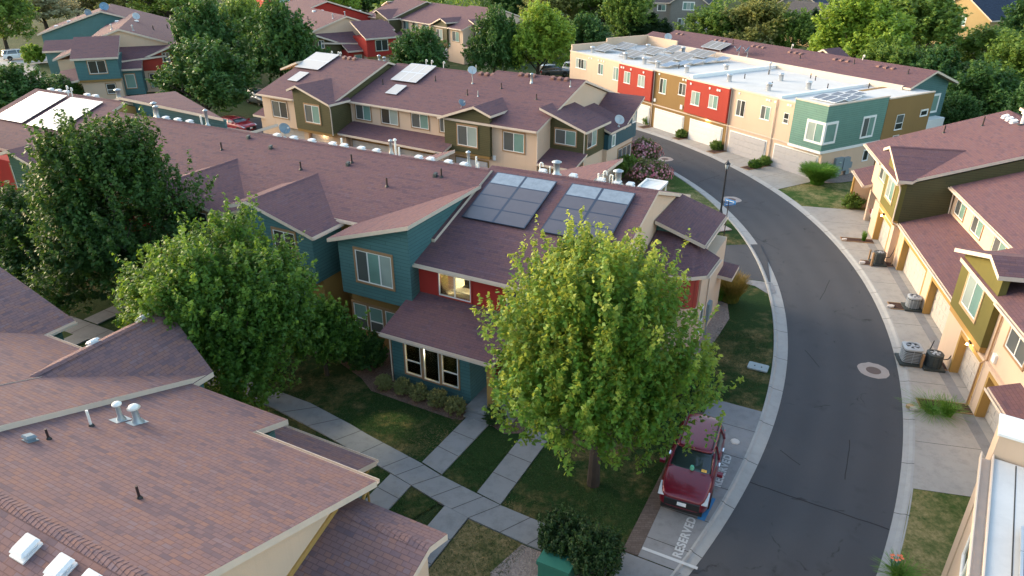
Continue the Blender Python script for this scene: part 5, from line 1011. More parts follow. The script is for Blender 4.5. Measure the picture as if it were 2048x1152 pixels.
# ================================================================== satellite dishes
def dish(loc, face, r, h, mat, label, bent=0):
    root = empty('satellite_dish', loc, 0, label, 'satellite dish', 'satellite dishes on the roofs')
    g = G(); top = Vector((bent, 0, h)); g.tube([(0, 0, -.15), (bent * .2, 0, h * .6), top], .035, 7); g.lathe([(.12, -.05), (.10, .05), (.03, .08)], (0, 0, 0), 8); g.build('mast', ['galv'], root)
    f = Vector(face).normalized(); a = f.orthogonal().normalized(); b = f.cross(a); g = G(); N = 20; rings = []
    for k, (rr, d) in enumerate(((0, -.16), (.5, -.12), (.8, -.06), (1.0, 0), (1.02, -.02), (.8, -.08), (0, -.18))): rings.append([top + f * (d * r / .45 + .16) + (a * math.cos(2 * math.pi * i / N) * .92 + b * math.sin(2 * math.pi * i / N)) * rr * r for i in range(N)])
    for p, q in zip(rings, rings[1:]):
        for i in range(N): g.poly([p[i], p[(i + 1) % N], q[(i + 1) % N], q[i]])
    g.build('reflector', [mat], root, smooth=True)
    g = G(); e = top + f * (r * 1.25 + .1) - Vector((0, 0, r * .35)); g.tube([top - Vector((0, 0, r * .8)) + f * .12, e], .018, 6); g.build('feed_arm', ['galv'], root)
    g = G(); g.tube([e, e + f * .14], .05, 8); g.build('receiver', ['dishlt'], root)
dish(MH.w(-19.6, 10.0, 8.2), (.6, -.55, .45), .38, .55, 'dish', 'dark grey satellite dish on the centre row ridge, above the left trees')
dish(CH_.w(-10.07, 8.93, 7.49), (.1, -.75, .6), .42, 1.15, 'dishlt', 'pale satellite dish on a tall white mast on the row behind')
dish(CH_.w(-8.34, 4.75, 6.2), (.45, -.55, .5), .34, .4, 'dish', 'small dark satellite dish at the valley of the row behind')
dish(CH_.w(4.0, 11.2, 4.85), (.15, -.8, .5), .44, .55, 'dishlt', 'pale round satellite dish on the dark roof corner of the row behind')
dish(WH.w(-38.9, 13.8, 7.0), (-.1, -.85, .5), .50, .6, 'dishlt', 'pale grey satellite dish on the maroon roof behind the left solar racks')
dish(WH.w(-25.7, 13.5, 6.95), (-.7, .3, .5), .44, .7, 'dishblue', 'left one of two blue satellite dishes on the maroon roof')
dish(WH.w(-24.4, 13.55, 6.98), (-.65, .35, .5), .44, .7, 'dishblue', 'right one of two blue satellite dishes on the maroon roof')
fl = FLH
dish(fl.w(-3.3, 33, 8.7), (.2, -.8, .5), .75, .5, 'dishblue', 'large blue satellite dish at the peak of the far left house')
dish(fl.w(-5.6, 31.2, 8.0), (.3, -.8, .4), .55, .5, 'dish', 'dark satellite dish left of the peak of the far left house')
dish(fl.w(2.6, 20, 7.9), (.4, -.7, .5), .55, .8, 'dishlt', 'pale satellite dish on a mast low on the far left house roof')

# ================================================================== street things
def lampstand():
    p = at(1440.5, 431, .1); root = empty('street_lamp', p, 0, 'black street lamp with a lantern head beside the curved road', 'street lamp')
    g = G(); g.lathe([(.17, 0), (.17, .25), (.10, .45), (.075, .6), (.065, 3.55), (.09, 3.6), (.09, 3.68), (.05, 3.72), (.05, 3.8)], seg=12); g.build('pole', ['darkmetal'], root, smooth=False)
    g = G(); g.lathe([(.10, 3.80), (.20, 4.15), (.20, 4.17), (.09, 3.80)], seg=6); g.build('lantern_glass', ['lamp_glass'], root)
    g = G(); g.lathe([(.24, 4.17), (.26, 4.2), (.10, 4.36), (.05, 4.42), (.02, 4.5), (0, 4.56)], seg=6); g.build('lantern_cap', ['darkmetal'], root)
    g = G()
    for k in range(6): a = 2 * math.pi * k / 6; g.tube([(.105 * math.cos(a), .105 * math.sin(a), 3.8), (.21 * math.cos(a), .21 * math.sin(a), 4.17)], .014, 5)
    g.build('lantern_frame', ['darkmetal'], root)
lampstand()
p = at(1447, 477, .08); root = empty('street_sign', p, 0, 'blue street name sign on a thin post at the lawn corner', 'street sign')
g = G(); g.tube([(0, 0, 0), (0, 0, 2.95)], .035, 8); g.build('post', ['pipe'], root)
for ang, z, L in ((R_(12), 2.55, .85), (R_(-48), 2.8, .85)):
    d = Vector((math.cos(ang), math.sin(ang), 0)); s = Vector((-d.y, d.x, 0)) * .015; g = G(); q = [Vector((0, 0, z)) - d * .3, Vector((0, 0, z)) + d * (L - .3)]
    P = [x + o + Vector((0, 0, h)) for h in (0, .22) for x, o in ((q[0], -s), (q[1], -s), (q[1], s), (q[0], s))]
    for f in ((0, 3, 2, 1), (4, 5, 6, 7), (0, 1, 5, 4), (1, 2, 6, 5), (2, 3, 7, 6), (3, 0, 4, 7)): g.poly([P[i] for i in f])
    b = g.build('sign_blade', ['signblue'], root); g = G(); n_ = s.normalized() * .018
    for sg in (-1, 1): g.poly([Vector((0, 0, z + .08)) + d * a_ + n_ * sg + Vector((0, 0, h)) for a_, h in ((-.22, 0), (L - .42, 0), (L - .42, .055), (-.22, .055))])
    g.build('sign_stripe', ['white'], b)
def manhole(x, y, label, rc=.62):
    p = at(x, y, .005); root = empty('manhole', (p.x, p.y, .004), 0, label, 'manhole', 'manholes in the road')
    g = G(); rg_ = random.Random(int(x)); N = 22; ro = [rc * 1.16 * (1 + rg_.uniform(-.06, .06)) for _ in range(N)]
    for i in range(N):
        t0, t1 = 2 * math.pi * i / N, 2 * math.pi * (i + 1) / N; r0, r1 = ro[i], ro[(i + 1) % N]; g.poly([(.36 * math.cos(t0), .36 * math.sin(t0), .006), (r0 * math.cos(t0), r0 * math.sin(t0), .004), (r1 * math.cos(t1), r1 * math.sin(t1), .004), (.36 * math.cos(t1), .36 * math.sin(t1), .006)])
    g.build('collar', ['collar'], root); g = G(); g.lathe([(0, .012), (.10, .012), (.11, .009), (.2, .009), (.21, .012), (.34, .012), (.36, .005)], seg=20); g.build('cover', ['manhole'], root)
manhole(1747, 741, 'manhole with a pale ring in the road nearest the camera', .66); manhole(1463, 399, 'manhole in the road beside the street lamp', .68); manhole(1330, 318, 'manhole in the road near the pink bushes, farthest away', .7)
p = at(1516, 735, .1); root = tag(None or empty('utility_vault', p, R_(62), 'pale flat utility vault lid in the lawn beside the kerb', 'vault lid')); g = G(); g.prism([(-.28, -.5), (.28, -.5), (.33, -.44), (.33, .44), (.28, .5), (-.28, .5), (-.33, .44), (-.33, -.44)], 0, .07, 'z'); g.build('lid', ['vault'], root); g = G(); g.box(-.05, .05, -.2, -.14, .069, .078); g.box(-.05, .05, .14, .2, .069, .078); g.build('lid_handle', ['joint'], root)
p = at(1470, 884, .1); o = G(); o.lathe([(.0, .07), (.16, .07), (.2, .04), (.21, -.02)], seg=9); ob = o.build('water_meter_lid', ['stone']); ob.location = p; tag(ob, 'small pale round meter lid in the lawn behind the maroon car', 'meter lid')
p = at(1443, 458, .09); g = G(); g.prism([(-.6, -.45), (.6, -.45), (.6, .45), (-.6, .45)], 0, .06, 'z'); ob = g.build('utility_pad', ['collar']); ob.location = p; ob.rotation_euler.z = R_(20); tag(ob, 'pale concrete pad in the lawn behind the street sign post', 'concrete pad')
p = at(1115, 1150, .1); root = empty('utility_box', p, R_(-27), 'green metal utility cabinet at the bottom edge beside two dark bushes', 'utility box')
g = G(); g.box(-.55, .55, -.45, .45, .08, .72); g.build('cabinet', ['utilgreen'], root); g = G(); g.prism([(-.49, .70), (.49, .70), (.49, .80), (-.49, .86)], -.6, .6, 'u'); g.build('lid', ['utilgreen'], root); g = G(); g.box(-.62, .62, -.52, .52, 0, .079); g.build('pad', ['concrete'], root)
p = at(1660, 352, .15); root = empty('transformer_box', p, R_(-60), 'pale green transformer box behind the round grass clump', 'utility box'); g = G(); g.box(-.5, .5, -.5, .5, 0, .75); g.build('cabinet', ['utilpale'], root); g = G(); g.prism([(-.53, .751), (.53, .751), (.53, .84), (-.53, .92)], -.53, .53, 'u'); g.build('lid', ['utilpale'], root)
# air conditioners
def ac(px, sz, h, mat, label, rz=0, round_=False, pad=True):
    p = at(*px, .15); root = empty('air_conditioner', p, rz, label, 'air conditioner', 'air conditioners beside the driveways'); s = sz / 2; z0 = .10
    if pad: g = G(); g.box(-s - .12, s + .12, -s - .12, s + .12, 0, .099); g.build('pad', ['acdark'], root)
    g = G()
    def rr(s, n=28):
        k = 2.6 if round_ else 6
        return [(s * math.copysign(abs(math.cos(t)) ** (2 / k), math.cos(t)), s * math.copysign(abs(math.sin(t)) ** (2 / k), math.sin(t))) for t in [2 * math.pi * i / n for i in range(n)]]
    g.prism(rr(s * .93), z0, h - .1, 'z'); g.build('coil', ['slatdark'], root)
    g = G(); n = 7
    for i in range(n): z = z0 + .05 + (h - .2 - z0) * i / n; g.prism(rr(s * .985), z, z + .025, 'z')
    for q in rr(s, 28)[::2 if round_ else 7]: g.tube([(q[0] * .985, q[1] * .985, z0), (q[0] * .985, q[1] * .985, h - .1)], .012, 5)
    g.build('grille', [mat], root)
    g = G(); A, B = rr(s * 1.02), rr(s * .98)
    g.prism(A, h - .1, h - .02, 'z'); ri = s * .72; N = 28
    for i in range(N):
        j = (i + 1) % N; c = lambda t, r: (r * math.cos(2 * math.pi * t / N), r * math.sin(2 * math.pi * t / N)); g.poly([(*A[i], h - .019), (*A[j], h - .019), (*c(j, ri), h + .02), (*c(i, ri), h + .02)])
    g.build('top_cover', [mat], root)
    g = G(); g.lathe([(0, h - .012), (ri, h - .012)], seg=20); g.build('fan_well', ['black'], root); g = G(); g.lathe([(0, h + .03), (.09, h + .03), (.1, h - .01)], seg=12)
    for k in range(5): a = 2 * math.pi * k / 5; d = Vector((math.cos(a), math.sin(a), 0)); t = Vector((-d.y, d.x, 0)); g.poly([d * .08 + t * .03 + Vector((0, 0, h + .0)), d * ri * .9 + t * .12 + Vector((0, 0, h + .0)), d * ri * .9 - t * .06 + Vector((0, 0, h - .008)), d * .08 - t * .03 + Vector((0, 0, h - .005))])
    g.build('fan', ['acgrey'], root)
    g = G(); g.tube([(s * .9, 0, .45), (s + .3, .05, .5), (s + .45, .1, .9), (s + .5, .1, 1.3)], .025, 6); g.build('refrigerant_pipe', ['black'], root)
ac((1755, 527), .72, .85, 'acdark', 'black air conditioner beside the planter post, farthest of the four', R_(-13), True)
ac((1823, 616), .72, .80, 'acgrey', 'grey round cornered air conditioner alone in its mulch strip', R_(-13), True)
ac((1817, 722), .88, .92, 'acgrey', 'large square light grey air conditioner next to the dark one', R_(-13))
ac((1863, 733), .76, .82, 'acdark', 'dark green black air conditioner right of the large grey one', R_(-13), True)
for i, (x, y, r) in enumerate(((1688, 480, .2), (1724, 527, .24), (1780, 614, .24), (1820, 815, .22), (1828, 819, .26))):
    p = at(x, y, .15); g = G(); rng = random.Random(i); prof = [(r * (.75 + .3 * rng.random()), t) for t in range(7)]
    g.prism([(a * math.cos(2 * math.pi * t / 7), a * .7 * math.sin(2 * math.pi * t / 7)) for a, t in prof], 0, .10 + .05 * rng.random(), 'z'); o = g.build('stone', ['stone' if i != 3 else 'trimlt']); o.location = p
    tag(o, ('pale flat stone in the farthest planter by the carport drive', 'pale flat stone beside the black air conditioner', 'pale flat stone beside the grey round air conditioner', 'pinkish stone in the planter with the arching grass', 'pale stone in the planter with the arching grass, nearer the camera')[i], 'stone', 'stones in the planters')
for i, (x, y, h, w, lab) in enumerate(((1742, 532, .95, .1, 'short wooden post left of the black air conditioner'), (1737, 519, .7, .08, 'slim wooden stake behind the black air conditioner'), (1840, 735, .75, .09, 'wooden post between the two neighbouring air conditioners'))):
    p = at(x, y, .12); g = G(); g.box(-w / 2, w / 2, -w, w, 0, h); g.prism([(-w, h), (w, h), (0, h + .05)], -w / 2, w / 2, 'u'); o = g.build('wooden_post', ['wood']); o.location = p; o.rotation_euler.z = R_(-13); tag(o, lab, 'post', 'wooden posts in the planters')
# patio cover and bench behind the centre row
root = empty('patio_cover', MH.w(.15, 26.8, .06), MH.ang, 'white slatted patio cover behind the centre row ridge near the pink bushes', 'patio cover')
g = G(); g.tube([(-.75, -1.1, 0), (-.75, -1.1, 2.9)], .07, 6); g.build('post', ['white'], root); g = G(); g.tube([(.75, -1.1, 0), (.75, -1.1, 2.9)], .07, 6); g.build('post', ['white'], root); g = G(); g.tube([(-.75, 1.1, 0), (-.75, 1.1, 2.9)], .07, 6); g.build('post', ['white'], root); g = G(); g.tube([(.75, 1.1, 0), (.75, 1.1, 2.9)], .07, 6); g.build('post', ['white'], root)
g = G(); g.box(-.85, -.75, -1.25, 1.25, 2.9, 3.1); g.box(.75, .85, -1.25, 1.25, 2.9, 3.1); g.box(-.74, .74, 1.15, 1.25, 2.92, 3.1); g.box(-.74, .74, -1.25, -1.15, 2.92, 3.1); g.build('roof_frame', ['white'], root)
g = G(); g.box(-.74, .74, -1.14, 1.14, 2.86, 2.915)
for k in range(7): g.box(-.74, .74, -1.1 + k * .33, -1.0 + k * .33, 2.916, 2.98)
g.build('roof_slats', ['white'], root)
root = empty('wooden_fence', MH.w(-1.9, 27.7, .06), MH.ang + .06, 'low brown wooden fence left of the white patio cover', 'fence'); g = G(); g.box(-1.3, 1.3, -.05, .05, 2.0, 2.14); g.box(-1.3, 1.3, -.04, .04, 1.4, 1.5); g.build('rail', ['fence'], root)
for x in (-1.2, 0, 1.2): g = G(); g.box(x - .06, x + .06, -.06, .06, 0, 1.99); g.build('post', ['fence'], root)

# ================================================================== vehicles
def car(loc, rz, paint, label, cat='car', L=5.0, Wd=1.98, Ht=1.76, simple=False, roofm=None):
    root = empty('parked_suv' if cat == 'car' else 'parked_' + cat, loc, rz, label, cat, None); h = L / 2; w = Wd / 2
    def loft(secs, mat, name, par=root):
        g = G()
        for (x0, P0), (x1, P1) in zip(secs, secs[1:]):
            n = len(P0)
            for i in range(n - 1):
                a, b, c, d = P0[i], P0[i + 1], P1[i + 1], P1[i]
                for sg in (1, -1): g.poly([(x0, sg * a[0], a[1]), (x0, sg * b[0], b[1]), (x1, sg * c[0], c[1]), (x1, sg * d[0], d[1])])
        for x, P in (secs[0], secs[-1]): g.poly([(x, p[0], p[1]) for p in P] + [(x, -p[0], p[1]) for p in P[::-1] if p[0] > 1e-6])
        ob = g.build(name, [mat], par, smooth=True); md = ob.modifiers.new('round', 'SUBSURF'); md.levels = md.render_levels = 2; return ob
    def sec(wb, zb, zm, wt, zt): return [(0, zb), (wb * .9, zb), (wb, zb + .10), (wb, zm - .08), (wb * .985, zm), (wt, zt - .05), (wt * .9, zt), (0, zt + .025)]
    body = loft([(h, sec(w * .70, .40, .62, w * .62, .78)), (h - .06, sec(w * .80, .30, .70, w * .72, .90)), (h - .28, sec(w * .95, .24, .82, w * .85, 1.02)), (h - .75, sec(w, .24, .88, w * .90, 1.10)), (h - 1.25, sec(w, .24, .92, w * .92, 1.15)), (h - 1.6, sec(w, .24, .94, w * .93, 1.16)), (-h + .9, sec(w, .24, .96, w * .94, 1.15)), (-h + .35, sec(w * .98, .28, .96, w * .92, 1.14)), (-h + .08, sec(w * .92, .34, .94, w * .88, 1.10)), (-h, sec(w * .86, .42, .86, w * .80, 1.0))], paint, 'body')
    zr = Ht + .03
    def cs(wb, zb, wt, zt): return [(0, zb), (wb, zb), (wb * .99, zb + .05), ((wb + wt) / 2 + .03, (zb + zt) / 2), (wt + .03, zt - .10), (wt * .92, zt - .02), (0, zt)]
    loft([(h - 1.35, cs(w * .84, 1.08, w * .80, 1.17)), (h - 1.75, cs(w * .92, 1.08, w * .80, 1.40)), (h - 2.15, cs(w * .93, 1.08, w * .75, zr - .06)), (h - 2.7, cs(w * .94, 1.08, w * .74, zr - .02)), (-h + .75, cs(w * .94, 1.08, w * .73, zr - .05)), (-h + .35, cs(w * .90, 1.08, w * .72, zr - .16)), (-h + .12, cs(w * .88, 1.08, w * .80, 1.3))], 'carglass', 'windows')
    loft([(h - 2.02, [(0, zr - .12), (w * .70, zr - .17), (w * .73, zr - .12), (w * .66, zr - .03), (0, zr - .0)]), (h - 2.3, [(0, zr - .12), (w * .76, zr - .15), (w * .79, zr - .09), (w * .70, zr + .01), (0, zr + .04)]), (-h + .8, [(0, zr - .12), (w * .76, zr - .15), (w * .79, zr - .09), (w * .70, zr + .0), (0, zr + .03)]), (-h + .15, [(0, zr - .18), (w * .70, zr - .2), (w * .74, zr - .15), (w * .66, zr - .08), (0, zr - .06)])], roofm or paint, 'roof_panel')
    for sg in (1, -1):
        for (x0, z0), (x1, z1), yo0, yo1 in (((h - 1.36, 1.12), (h - 2.12, zr - .08), .86, .775), ((-h + .72, 1.08), (-h + 1.0, zr - .08), .955, .775), ((h - 2.55, 1.1), (h - 2.6, zr - .08), .955, .775)): g = G(); g.tube([(x0, sg * w * yo0, z0), (x1, sg * w * yo1, z1)], .045, 6); g.build('pillar', [paint], root)
    for sx, sn in ((h - .95, 1), (-h + 1.02, -1)):
        for sg in (1, -1):
            y = sg * (w - .13); wr = empty('wheel', (sx, y, .37), 0); wr.parent = root
            g = G(); pr = [(.22, -.11), (.34, -.12), (.37, -.08), (.37, .08), (.34, .12), (.22, .11)]; N = 20
            for (r0, o0), (r1, o1) in zip(pr, pr[1:]):
                for k in range(N): a, b = 2 * math.pi * k / N, 2 * math.pi * (k + 1) / N; g.poly([(r0 * math.cos(a), o0, r0 * math.sin(a)), (r0 * math.cos(b), o0, r0 * math.sin(b)), (r1 * math.cos(b), o1, r1 * math.sin(b)), (r1 * math.cos(a), o1, r1 * math.sin(a))])
            g.build('tyre', ['tyre'], wr); g = G(); g.prism([(.22 * math.cos(2 * math.pi * k / 10), .22 * math.sin(2 * math.pi * k / 10)) for k in range(10)], -.02, .085 * sg, 'v'); g.build('rim', ['rim'], wr)
            g = G(); N = 14
            for k in range(N): a, b = math.pi * k / N, math.pi * (k + 1) / N; yy = sg * (w + .004); g.poly([(sx + .40 * math.cos(a), yy, .37 + .40 * math.sin(a)), (sx + .40 * math.cos(b), yy, .37 + .40 * math.sin(b)), (sx + .44 * math.cos(b), yy, .37 + .44 * math.sin(b)), (sx + .44 * math.cos(a), yy, .37 + .44 * math.sin(a))]); g.poly([(sx, yy - sg * .002, .36), (sx + .40 * math.cos(a), yy - sg * .002, .37 + .40 * math.sin(a)), (sx + .40 * math.cos(b), yy - sg * .002, .37 + .40 * math.sin(b))])
            g.build('wheel_arch', ['black'], root)
    for sg in (1, -1):
        g = G(); g.prism([(h - .07, .80), (h - .30, .91), (h - .62, .985), (h - .60, .955), (h - .28, .86), (h - .06, .77)], sg * w * .66, sg * w * .955, 'v'); g.build('headlight', ['lamp_glass'], root)
        g = G(); g.prism([(-h - .01, .72), (-h + .3, .78), (-h + .3, 1.02), (-h - .005, 1.0)], sg * w * .55, sg * w * .90, 'v'); g.build('tail_light', ['taillight'], root)
        m = G(); m.prism([(h - 1.62, 1.10), (h - 1.45, 1.13), (h - 1.44, 1.27), (h - 1.60, 1.29)], sg * (w + .03), sg * (w + .24), 'v'); m.build('door_mirror', [paint], root)
        for x in (h - 2.45, h - 3.45): g = G(); g.box(x - .12, x + .12, min(sg * (w - .01), sg * (w + .035)), max(sg * (w - .01), sg * (w + .035)), .90, .945); g.build('door_handle', ['chrome'], root)
        g = G(); g.box(-h + .5, h - 2.2, min(sg * w * .70, sg * w * .66), max(sg * w * .70, sg * w * .66), zr + .02, zr + .07); g.build('roof_rail', ['black'], root)
    g = G(); g.prism([(h + .012, .46), (h + .014, .74), (h - .1, .84), (h - .05, .42)], -w * .68, w * .68, 'v'); g.build('grille', ['black'], root)
    g = G(); g.box(h - .3, h - .03, -w * .80, w * .80, .24, .42); g.build('bumper', ['black'], root); g = G(); g.box(-h + .06, -h + .3, -w * .8, w * .8, .26, .42); g.build('bumper', ['black'], root)
    g = G(); g.box(h + .013, h + .022, -.17, .17, .54, .70); g.box(-h - .03, -h - .002, -.17, .17, .78, .93); g.build('number_plate', ['plate'], root)
    return root
cp = MH.w(10.58, -.22, .125)
suv = car(cp, MH.ang + R_(-90) + R_(4), 'carred', 'dark maroon suv parked in the reserved bay under the tree, nose to the camera', L=4.75, Wd=1.95, Ht=1.72)
g = G(); g.lathe([(.05, 0), (.09, .01), (.085, .13), (.06, .2), (0, .21)], (.9, .05, 1.13), 10); g.build('dashboard_cup', ['mint'], suv); g = G(); g.prism([(.98, 1.24), (1.0, 1.24), (.92, 1.30), (.90, 1.30)], .42, .62, 'v'); g.build('parking_tag', ['yellow'], suv)
p = at(39, 118.5, .05); car((p.x, p.y, .05), R_(38), 'carwhite', 'white suv parked on the far street at the top left', L=4.9)
p = RH.w(-21.0, 2.9, .125); car(p, RH.ang + R_(90), 'carwhite', 'white car backed in the open carport with its tail showing', L=4.7, Ht=1.5)
p = at(476, 262, .08); car((p.x, p.y, .08), R_(-30), 'carbright', 'red car mostly hidden behind the centre roof ridge', L=4.5, Ht=1.5)
p = at(1108, 152, .05); car((p.x, p.y, .05), R_(15), 'cargrey', 'dark grey car in the shade under the bright green tree', L=4.8)
p = at(1133, 150, .05); car((p.x + 2, p.y + 1, .05), R_(-25), 'carwhite', 'silver white pickup half hidden behind the beige corner wall', L=5.2)
p = at(520, 207, .05); car((p.x, p.y, .05), R_(-40), 'cargrey', 'dark car glimpsed at the left end of the row behind', L=4.6)

# ================================================================== plants
def leafmesh(name, P, A, B, col, mat):
    "diamond leaves: centres P, half length vectors A, half width vectors B"
    n = len(P); V = np.empty((n, 4, 3), np.float32); V[:, 0] = P - A; V[:, 1] = P + B + A * .15; V[:, 2] = P + A; V[:, 3] = P - B + A * .15
    me = bpy.data.meshes.new(name); me.vertices.add(n * 4); me.vertices.foreach_set('co', V.reshape(-1)); me.loops.add(n * 4); me.loops.foreach_set('vertex_index', np.arange(n * 4, dtype=np.int32))
    me.polygons.add(n); me.polygons.foreach_set('loop_start', np.arange(0, n * 4, 4, dtype=np.int32)); me.polygons.foreach_set('loop_total', np.full(n, 4, np.int32)); me.update(calc_edges=True)
    at_ = me.color_attributes.new('leaf', 'FLOAT_COLOR', 'POINT'); c = np.ones((n, 4, 4), np.float32); c[:, :, :3] = col[:, None, :]; at_.data.foreach_set('color', c.reshape(-1))
    me.materials.append(LEAF[mat] if isinstance(mat, str) else mat); return me
def unit(a): return a / np.maximum(np.linalg.norm(a, axis=-1, keepdims=True), 1e-6)
def crown(name, mat, zc, rad, n, per, ls, L=1.1, sr=.3, up=.5, lump=.35, seed=1, egg=.2, tipk=.8, hole=.30, inner=3.0, flat=.45, wid=.30, clumps=0, csize=1.0, plume=.0):
    rg = np.random.default_rng(seed); rad = np.array(rad)
    d = unit(rg.normal(size=(n * 2, 3))); d[:, 2] = np.where(d[:, 2] < -.75, -d[:, 2], d[:, 2])
    K = unit(rg.normal(size=(16, 3))); K[:, 2] = np.abs(K[:, 2]) * 1.0 - .25; K = unit(K); amp = rg.uniform(.4, 1, 16)
    if clumps:
        ck = unit(rg.normal(size=(clumps, 3))); ck[:, 2] = np.where(ck[:, 2] < -.55, -ck[:, 2], ck[:, 2]); cf = rg.uniform(.42, .80, clumps); cr = rg.uniform(.26, .46, clumps) * csize
        ck = ck * cf[:, None]; kk = 1 - egg * np.clip(ck[:, 2], -.4, 1); ck[:, :2] *= kk[:, None]
        w = cr ** 2 / (cr ** 2).sum(); idx = rg.choice(clumps, n * 2, p=w); f = rg.random(n * 2) ** (1 / inner)
        p = (ck[idx] + d * (cr[idx] * f)[:, None] * np.array([1, 1, 1.12])) * rad; f = np.clip(f * (.55 + .6 * cf[idx]), 0, 1); lob = f; d = unit(d * .6 + unit(ck[idx]) * .6)
    else:
        lob = (np.exp(-(1 - d @ K.T) / .07) * amp).max(1); f = rg.random(n * 2) ** (1 / inner); R = (1 - lump * .55) + lump * lob
        k = 1 - egg * np.clip(d[:, 2], -.4, 1)
        p = d * f[:, None] * R[:, None] * rad; p[:, :2] *= k[:, None]
    q = p * (2.2 / rad.mean()) * 1.6 + seed; nz = np.sin(q[:, 0] * 1.7 + np.sin(q[:, 1] * 1.3)) * np.sin(q[:, 1] * 1.9 + 1.3) + np.sin(q[:, 2] * 2.1 + q[:, 0])
    keep = nz > np.quantile(nz, hole); p, d, f, lob = p[keep][:n], d[keep][:n], f[keep][:n], lob[keep][:n]; n = len(p)
    ax = unit(d * (1 - up) + np.array([0, 0, up * 1.2]) + rg.normal(size=(n, 3)) * .22)
    srnd = rg.random(n); Ls = L * rg.uniform(.6, 1.25, n) * np.where((rg.random(n) < plume) & (f > .7), 1.75, 1.0)
    t = rg.random((n, per)); off = unit(rg.normal(size=(n, per, 3))); rr = sr * np.sqrt(rg.random((n, per))) * (1.1 - .75 * t)
    P = p[:, None] + ax[:, None] * ((t - .35) * Ls[:, None])[..., None] + off * rr[..., None]
    nrm = unit(off * .55 + ax[:, None] * .25 + np.array([0, 0, flat]) + rg.normal(size=(n, per, 3)) * .45)
    a = unit(np.cross(nrm, unit(rg.normal(size=(n, per, 3))))); a = unit(a + np.array([0, 0, -.25])); b = unit(np.cross(nrm, a))
    s = ls * rg.uniform(.65, 1.3, (n, per)) * .5; A = a * s[..., None]; B = b * (s * wid * 2)[..., None]
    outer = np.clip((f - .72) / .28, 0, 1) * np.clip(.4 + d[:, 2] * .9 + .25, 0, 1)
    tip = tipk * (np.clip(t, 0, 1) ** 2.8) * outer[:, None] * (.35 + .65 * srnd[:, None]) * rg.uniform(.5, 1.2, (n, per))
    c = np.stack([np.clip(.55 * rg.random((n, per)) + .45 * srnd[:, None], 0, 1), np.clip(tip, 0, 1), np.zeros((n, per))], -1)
    P = P.reshape(-1, 3) + np.array([0, 0, zc]); ok = P[:, 2] > .1
    return leafmesh(name, P[ok].astype(np.float32), A.reshape(-1, 3)[ok], B.reshape(-1, 3)[ok], c.reshape(-1, 3)[ok], mat), p + np.array([0, 0, zc])
def trunk(name, h, r, zc, rad, seed, limbs=9, sub=2):
    rg = random.Random(seed); g = G(); g.tube([(0, 0, -.15), (rg.uniform(-.05, .05), 0, h * .25), (rg.uniform(-.15, .15), rg.uniform(-.15, .15), h * .55), (rg.uniform(-.2, .2), rg.uniform(-.2, .2), h * .9)], [r * 1.45, r, r * .72, r * .25], 9)
    for k in range(limbs):
        a = 2.4 * k + rg.random(); z0 = h * (.18 + .5 * k / limbs); e = rg.uniform(.35, .8); q = Vector((math.cos(a) * rad[0] * .72, math.sin(a) * rad[1] * .72, zc + rad[2] * (e - .45))); p = Vector((0, 0, z0)); m = p.lerp(q, .5) - Vector((0, 0, rg.uniform(-.1, .5)))
        g.tube([p, m, q], [r * .5, r * .32, r * .10], 6)
        for j in range(sub): b = m.lerp(q, .3 + .3 * j); g.tube([b, b + Vector((rg.uniform(-1, 1), rg.uniform(-1, 1), rg.uniform(.5, 1.3))) * rad[0] * .25], [r * .2, r * .06], 5)
    return g
def mktree(name, loc, label, mat, zc, rad, h, r, seed, group=None, rz=0, **kw):
    root = empty(name, loc, rz, label, 'tree', group); me, _ = crown('crown', mat, zc, rad, seed=seed, **kw); c = bpy.data.objects.new('crown', me); COL.objects.link(c); c.parent = root
    trunk('trunk', h, r, zc, rad, seed).build('trunk', ['bark_t'], root); return root
def pt(x, y): p = at(x, y, 0); return Vector((p.x, p.y, .05))
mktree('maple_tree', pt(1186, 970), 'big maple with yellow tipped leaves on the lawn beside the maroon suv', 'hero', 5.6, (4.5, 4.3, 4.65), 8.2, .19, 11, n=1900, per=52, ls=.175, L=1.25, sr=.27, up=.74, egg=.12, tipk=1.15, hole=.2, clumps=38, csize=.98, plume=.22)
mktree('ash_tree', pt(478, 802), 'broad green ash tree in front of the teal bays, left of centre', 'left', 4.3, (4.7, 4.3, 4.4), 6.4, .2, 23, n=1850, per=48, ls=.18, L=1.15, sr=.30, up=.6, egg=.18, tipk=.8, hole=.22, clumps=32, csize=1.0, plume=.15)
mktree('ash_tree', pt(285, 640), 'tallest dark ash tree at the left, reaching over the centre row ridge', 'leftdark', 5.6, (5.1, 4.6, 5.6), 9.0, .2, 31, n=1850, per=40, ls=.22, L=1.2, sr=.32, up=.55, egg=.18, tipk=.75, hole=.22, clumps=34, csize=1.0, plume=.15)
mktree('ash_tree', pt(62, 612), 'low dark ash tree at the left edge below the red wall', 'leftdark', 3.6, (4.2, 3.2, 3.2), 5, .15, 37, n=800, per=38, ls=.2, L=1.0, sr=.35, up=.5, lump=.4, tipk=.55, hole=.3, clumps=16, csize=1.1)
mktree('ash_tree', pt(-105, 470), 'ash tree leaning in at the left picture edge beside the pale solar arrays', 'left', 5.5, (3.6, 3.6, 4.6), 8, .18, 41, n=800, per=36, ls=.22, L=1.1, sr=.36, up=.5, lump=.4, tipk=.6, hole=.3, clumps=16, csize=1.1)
mktree('young_tree', pt(655, 752), 'slim young tree between the ash tree and the teal bay', 'left', 2.35, (2.1, 1.6, 2.0), 3.4, .09, 43, n=420, per=40, ls=.17, L=.9, sr=.26, up=.65, lump=.4, tipk=.7, hole=.25)
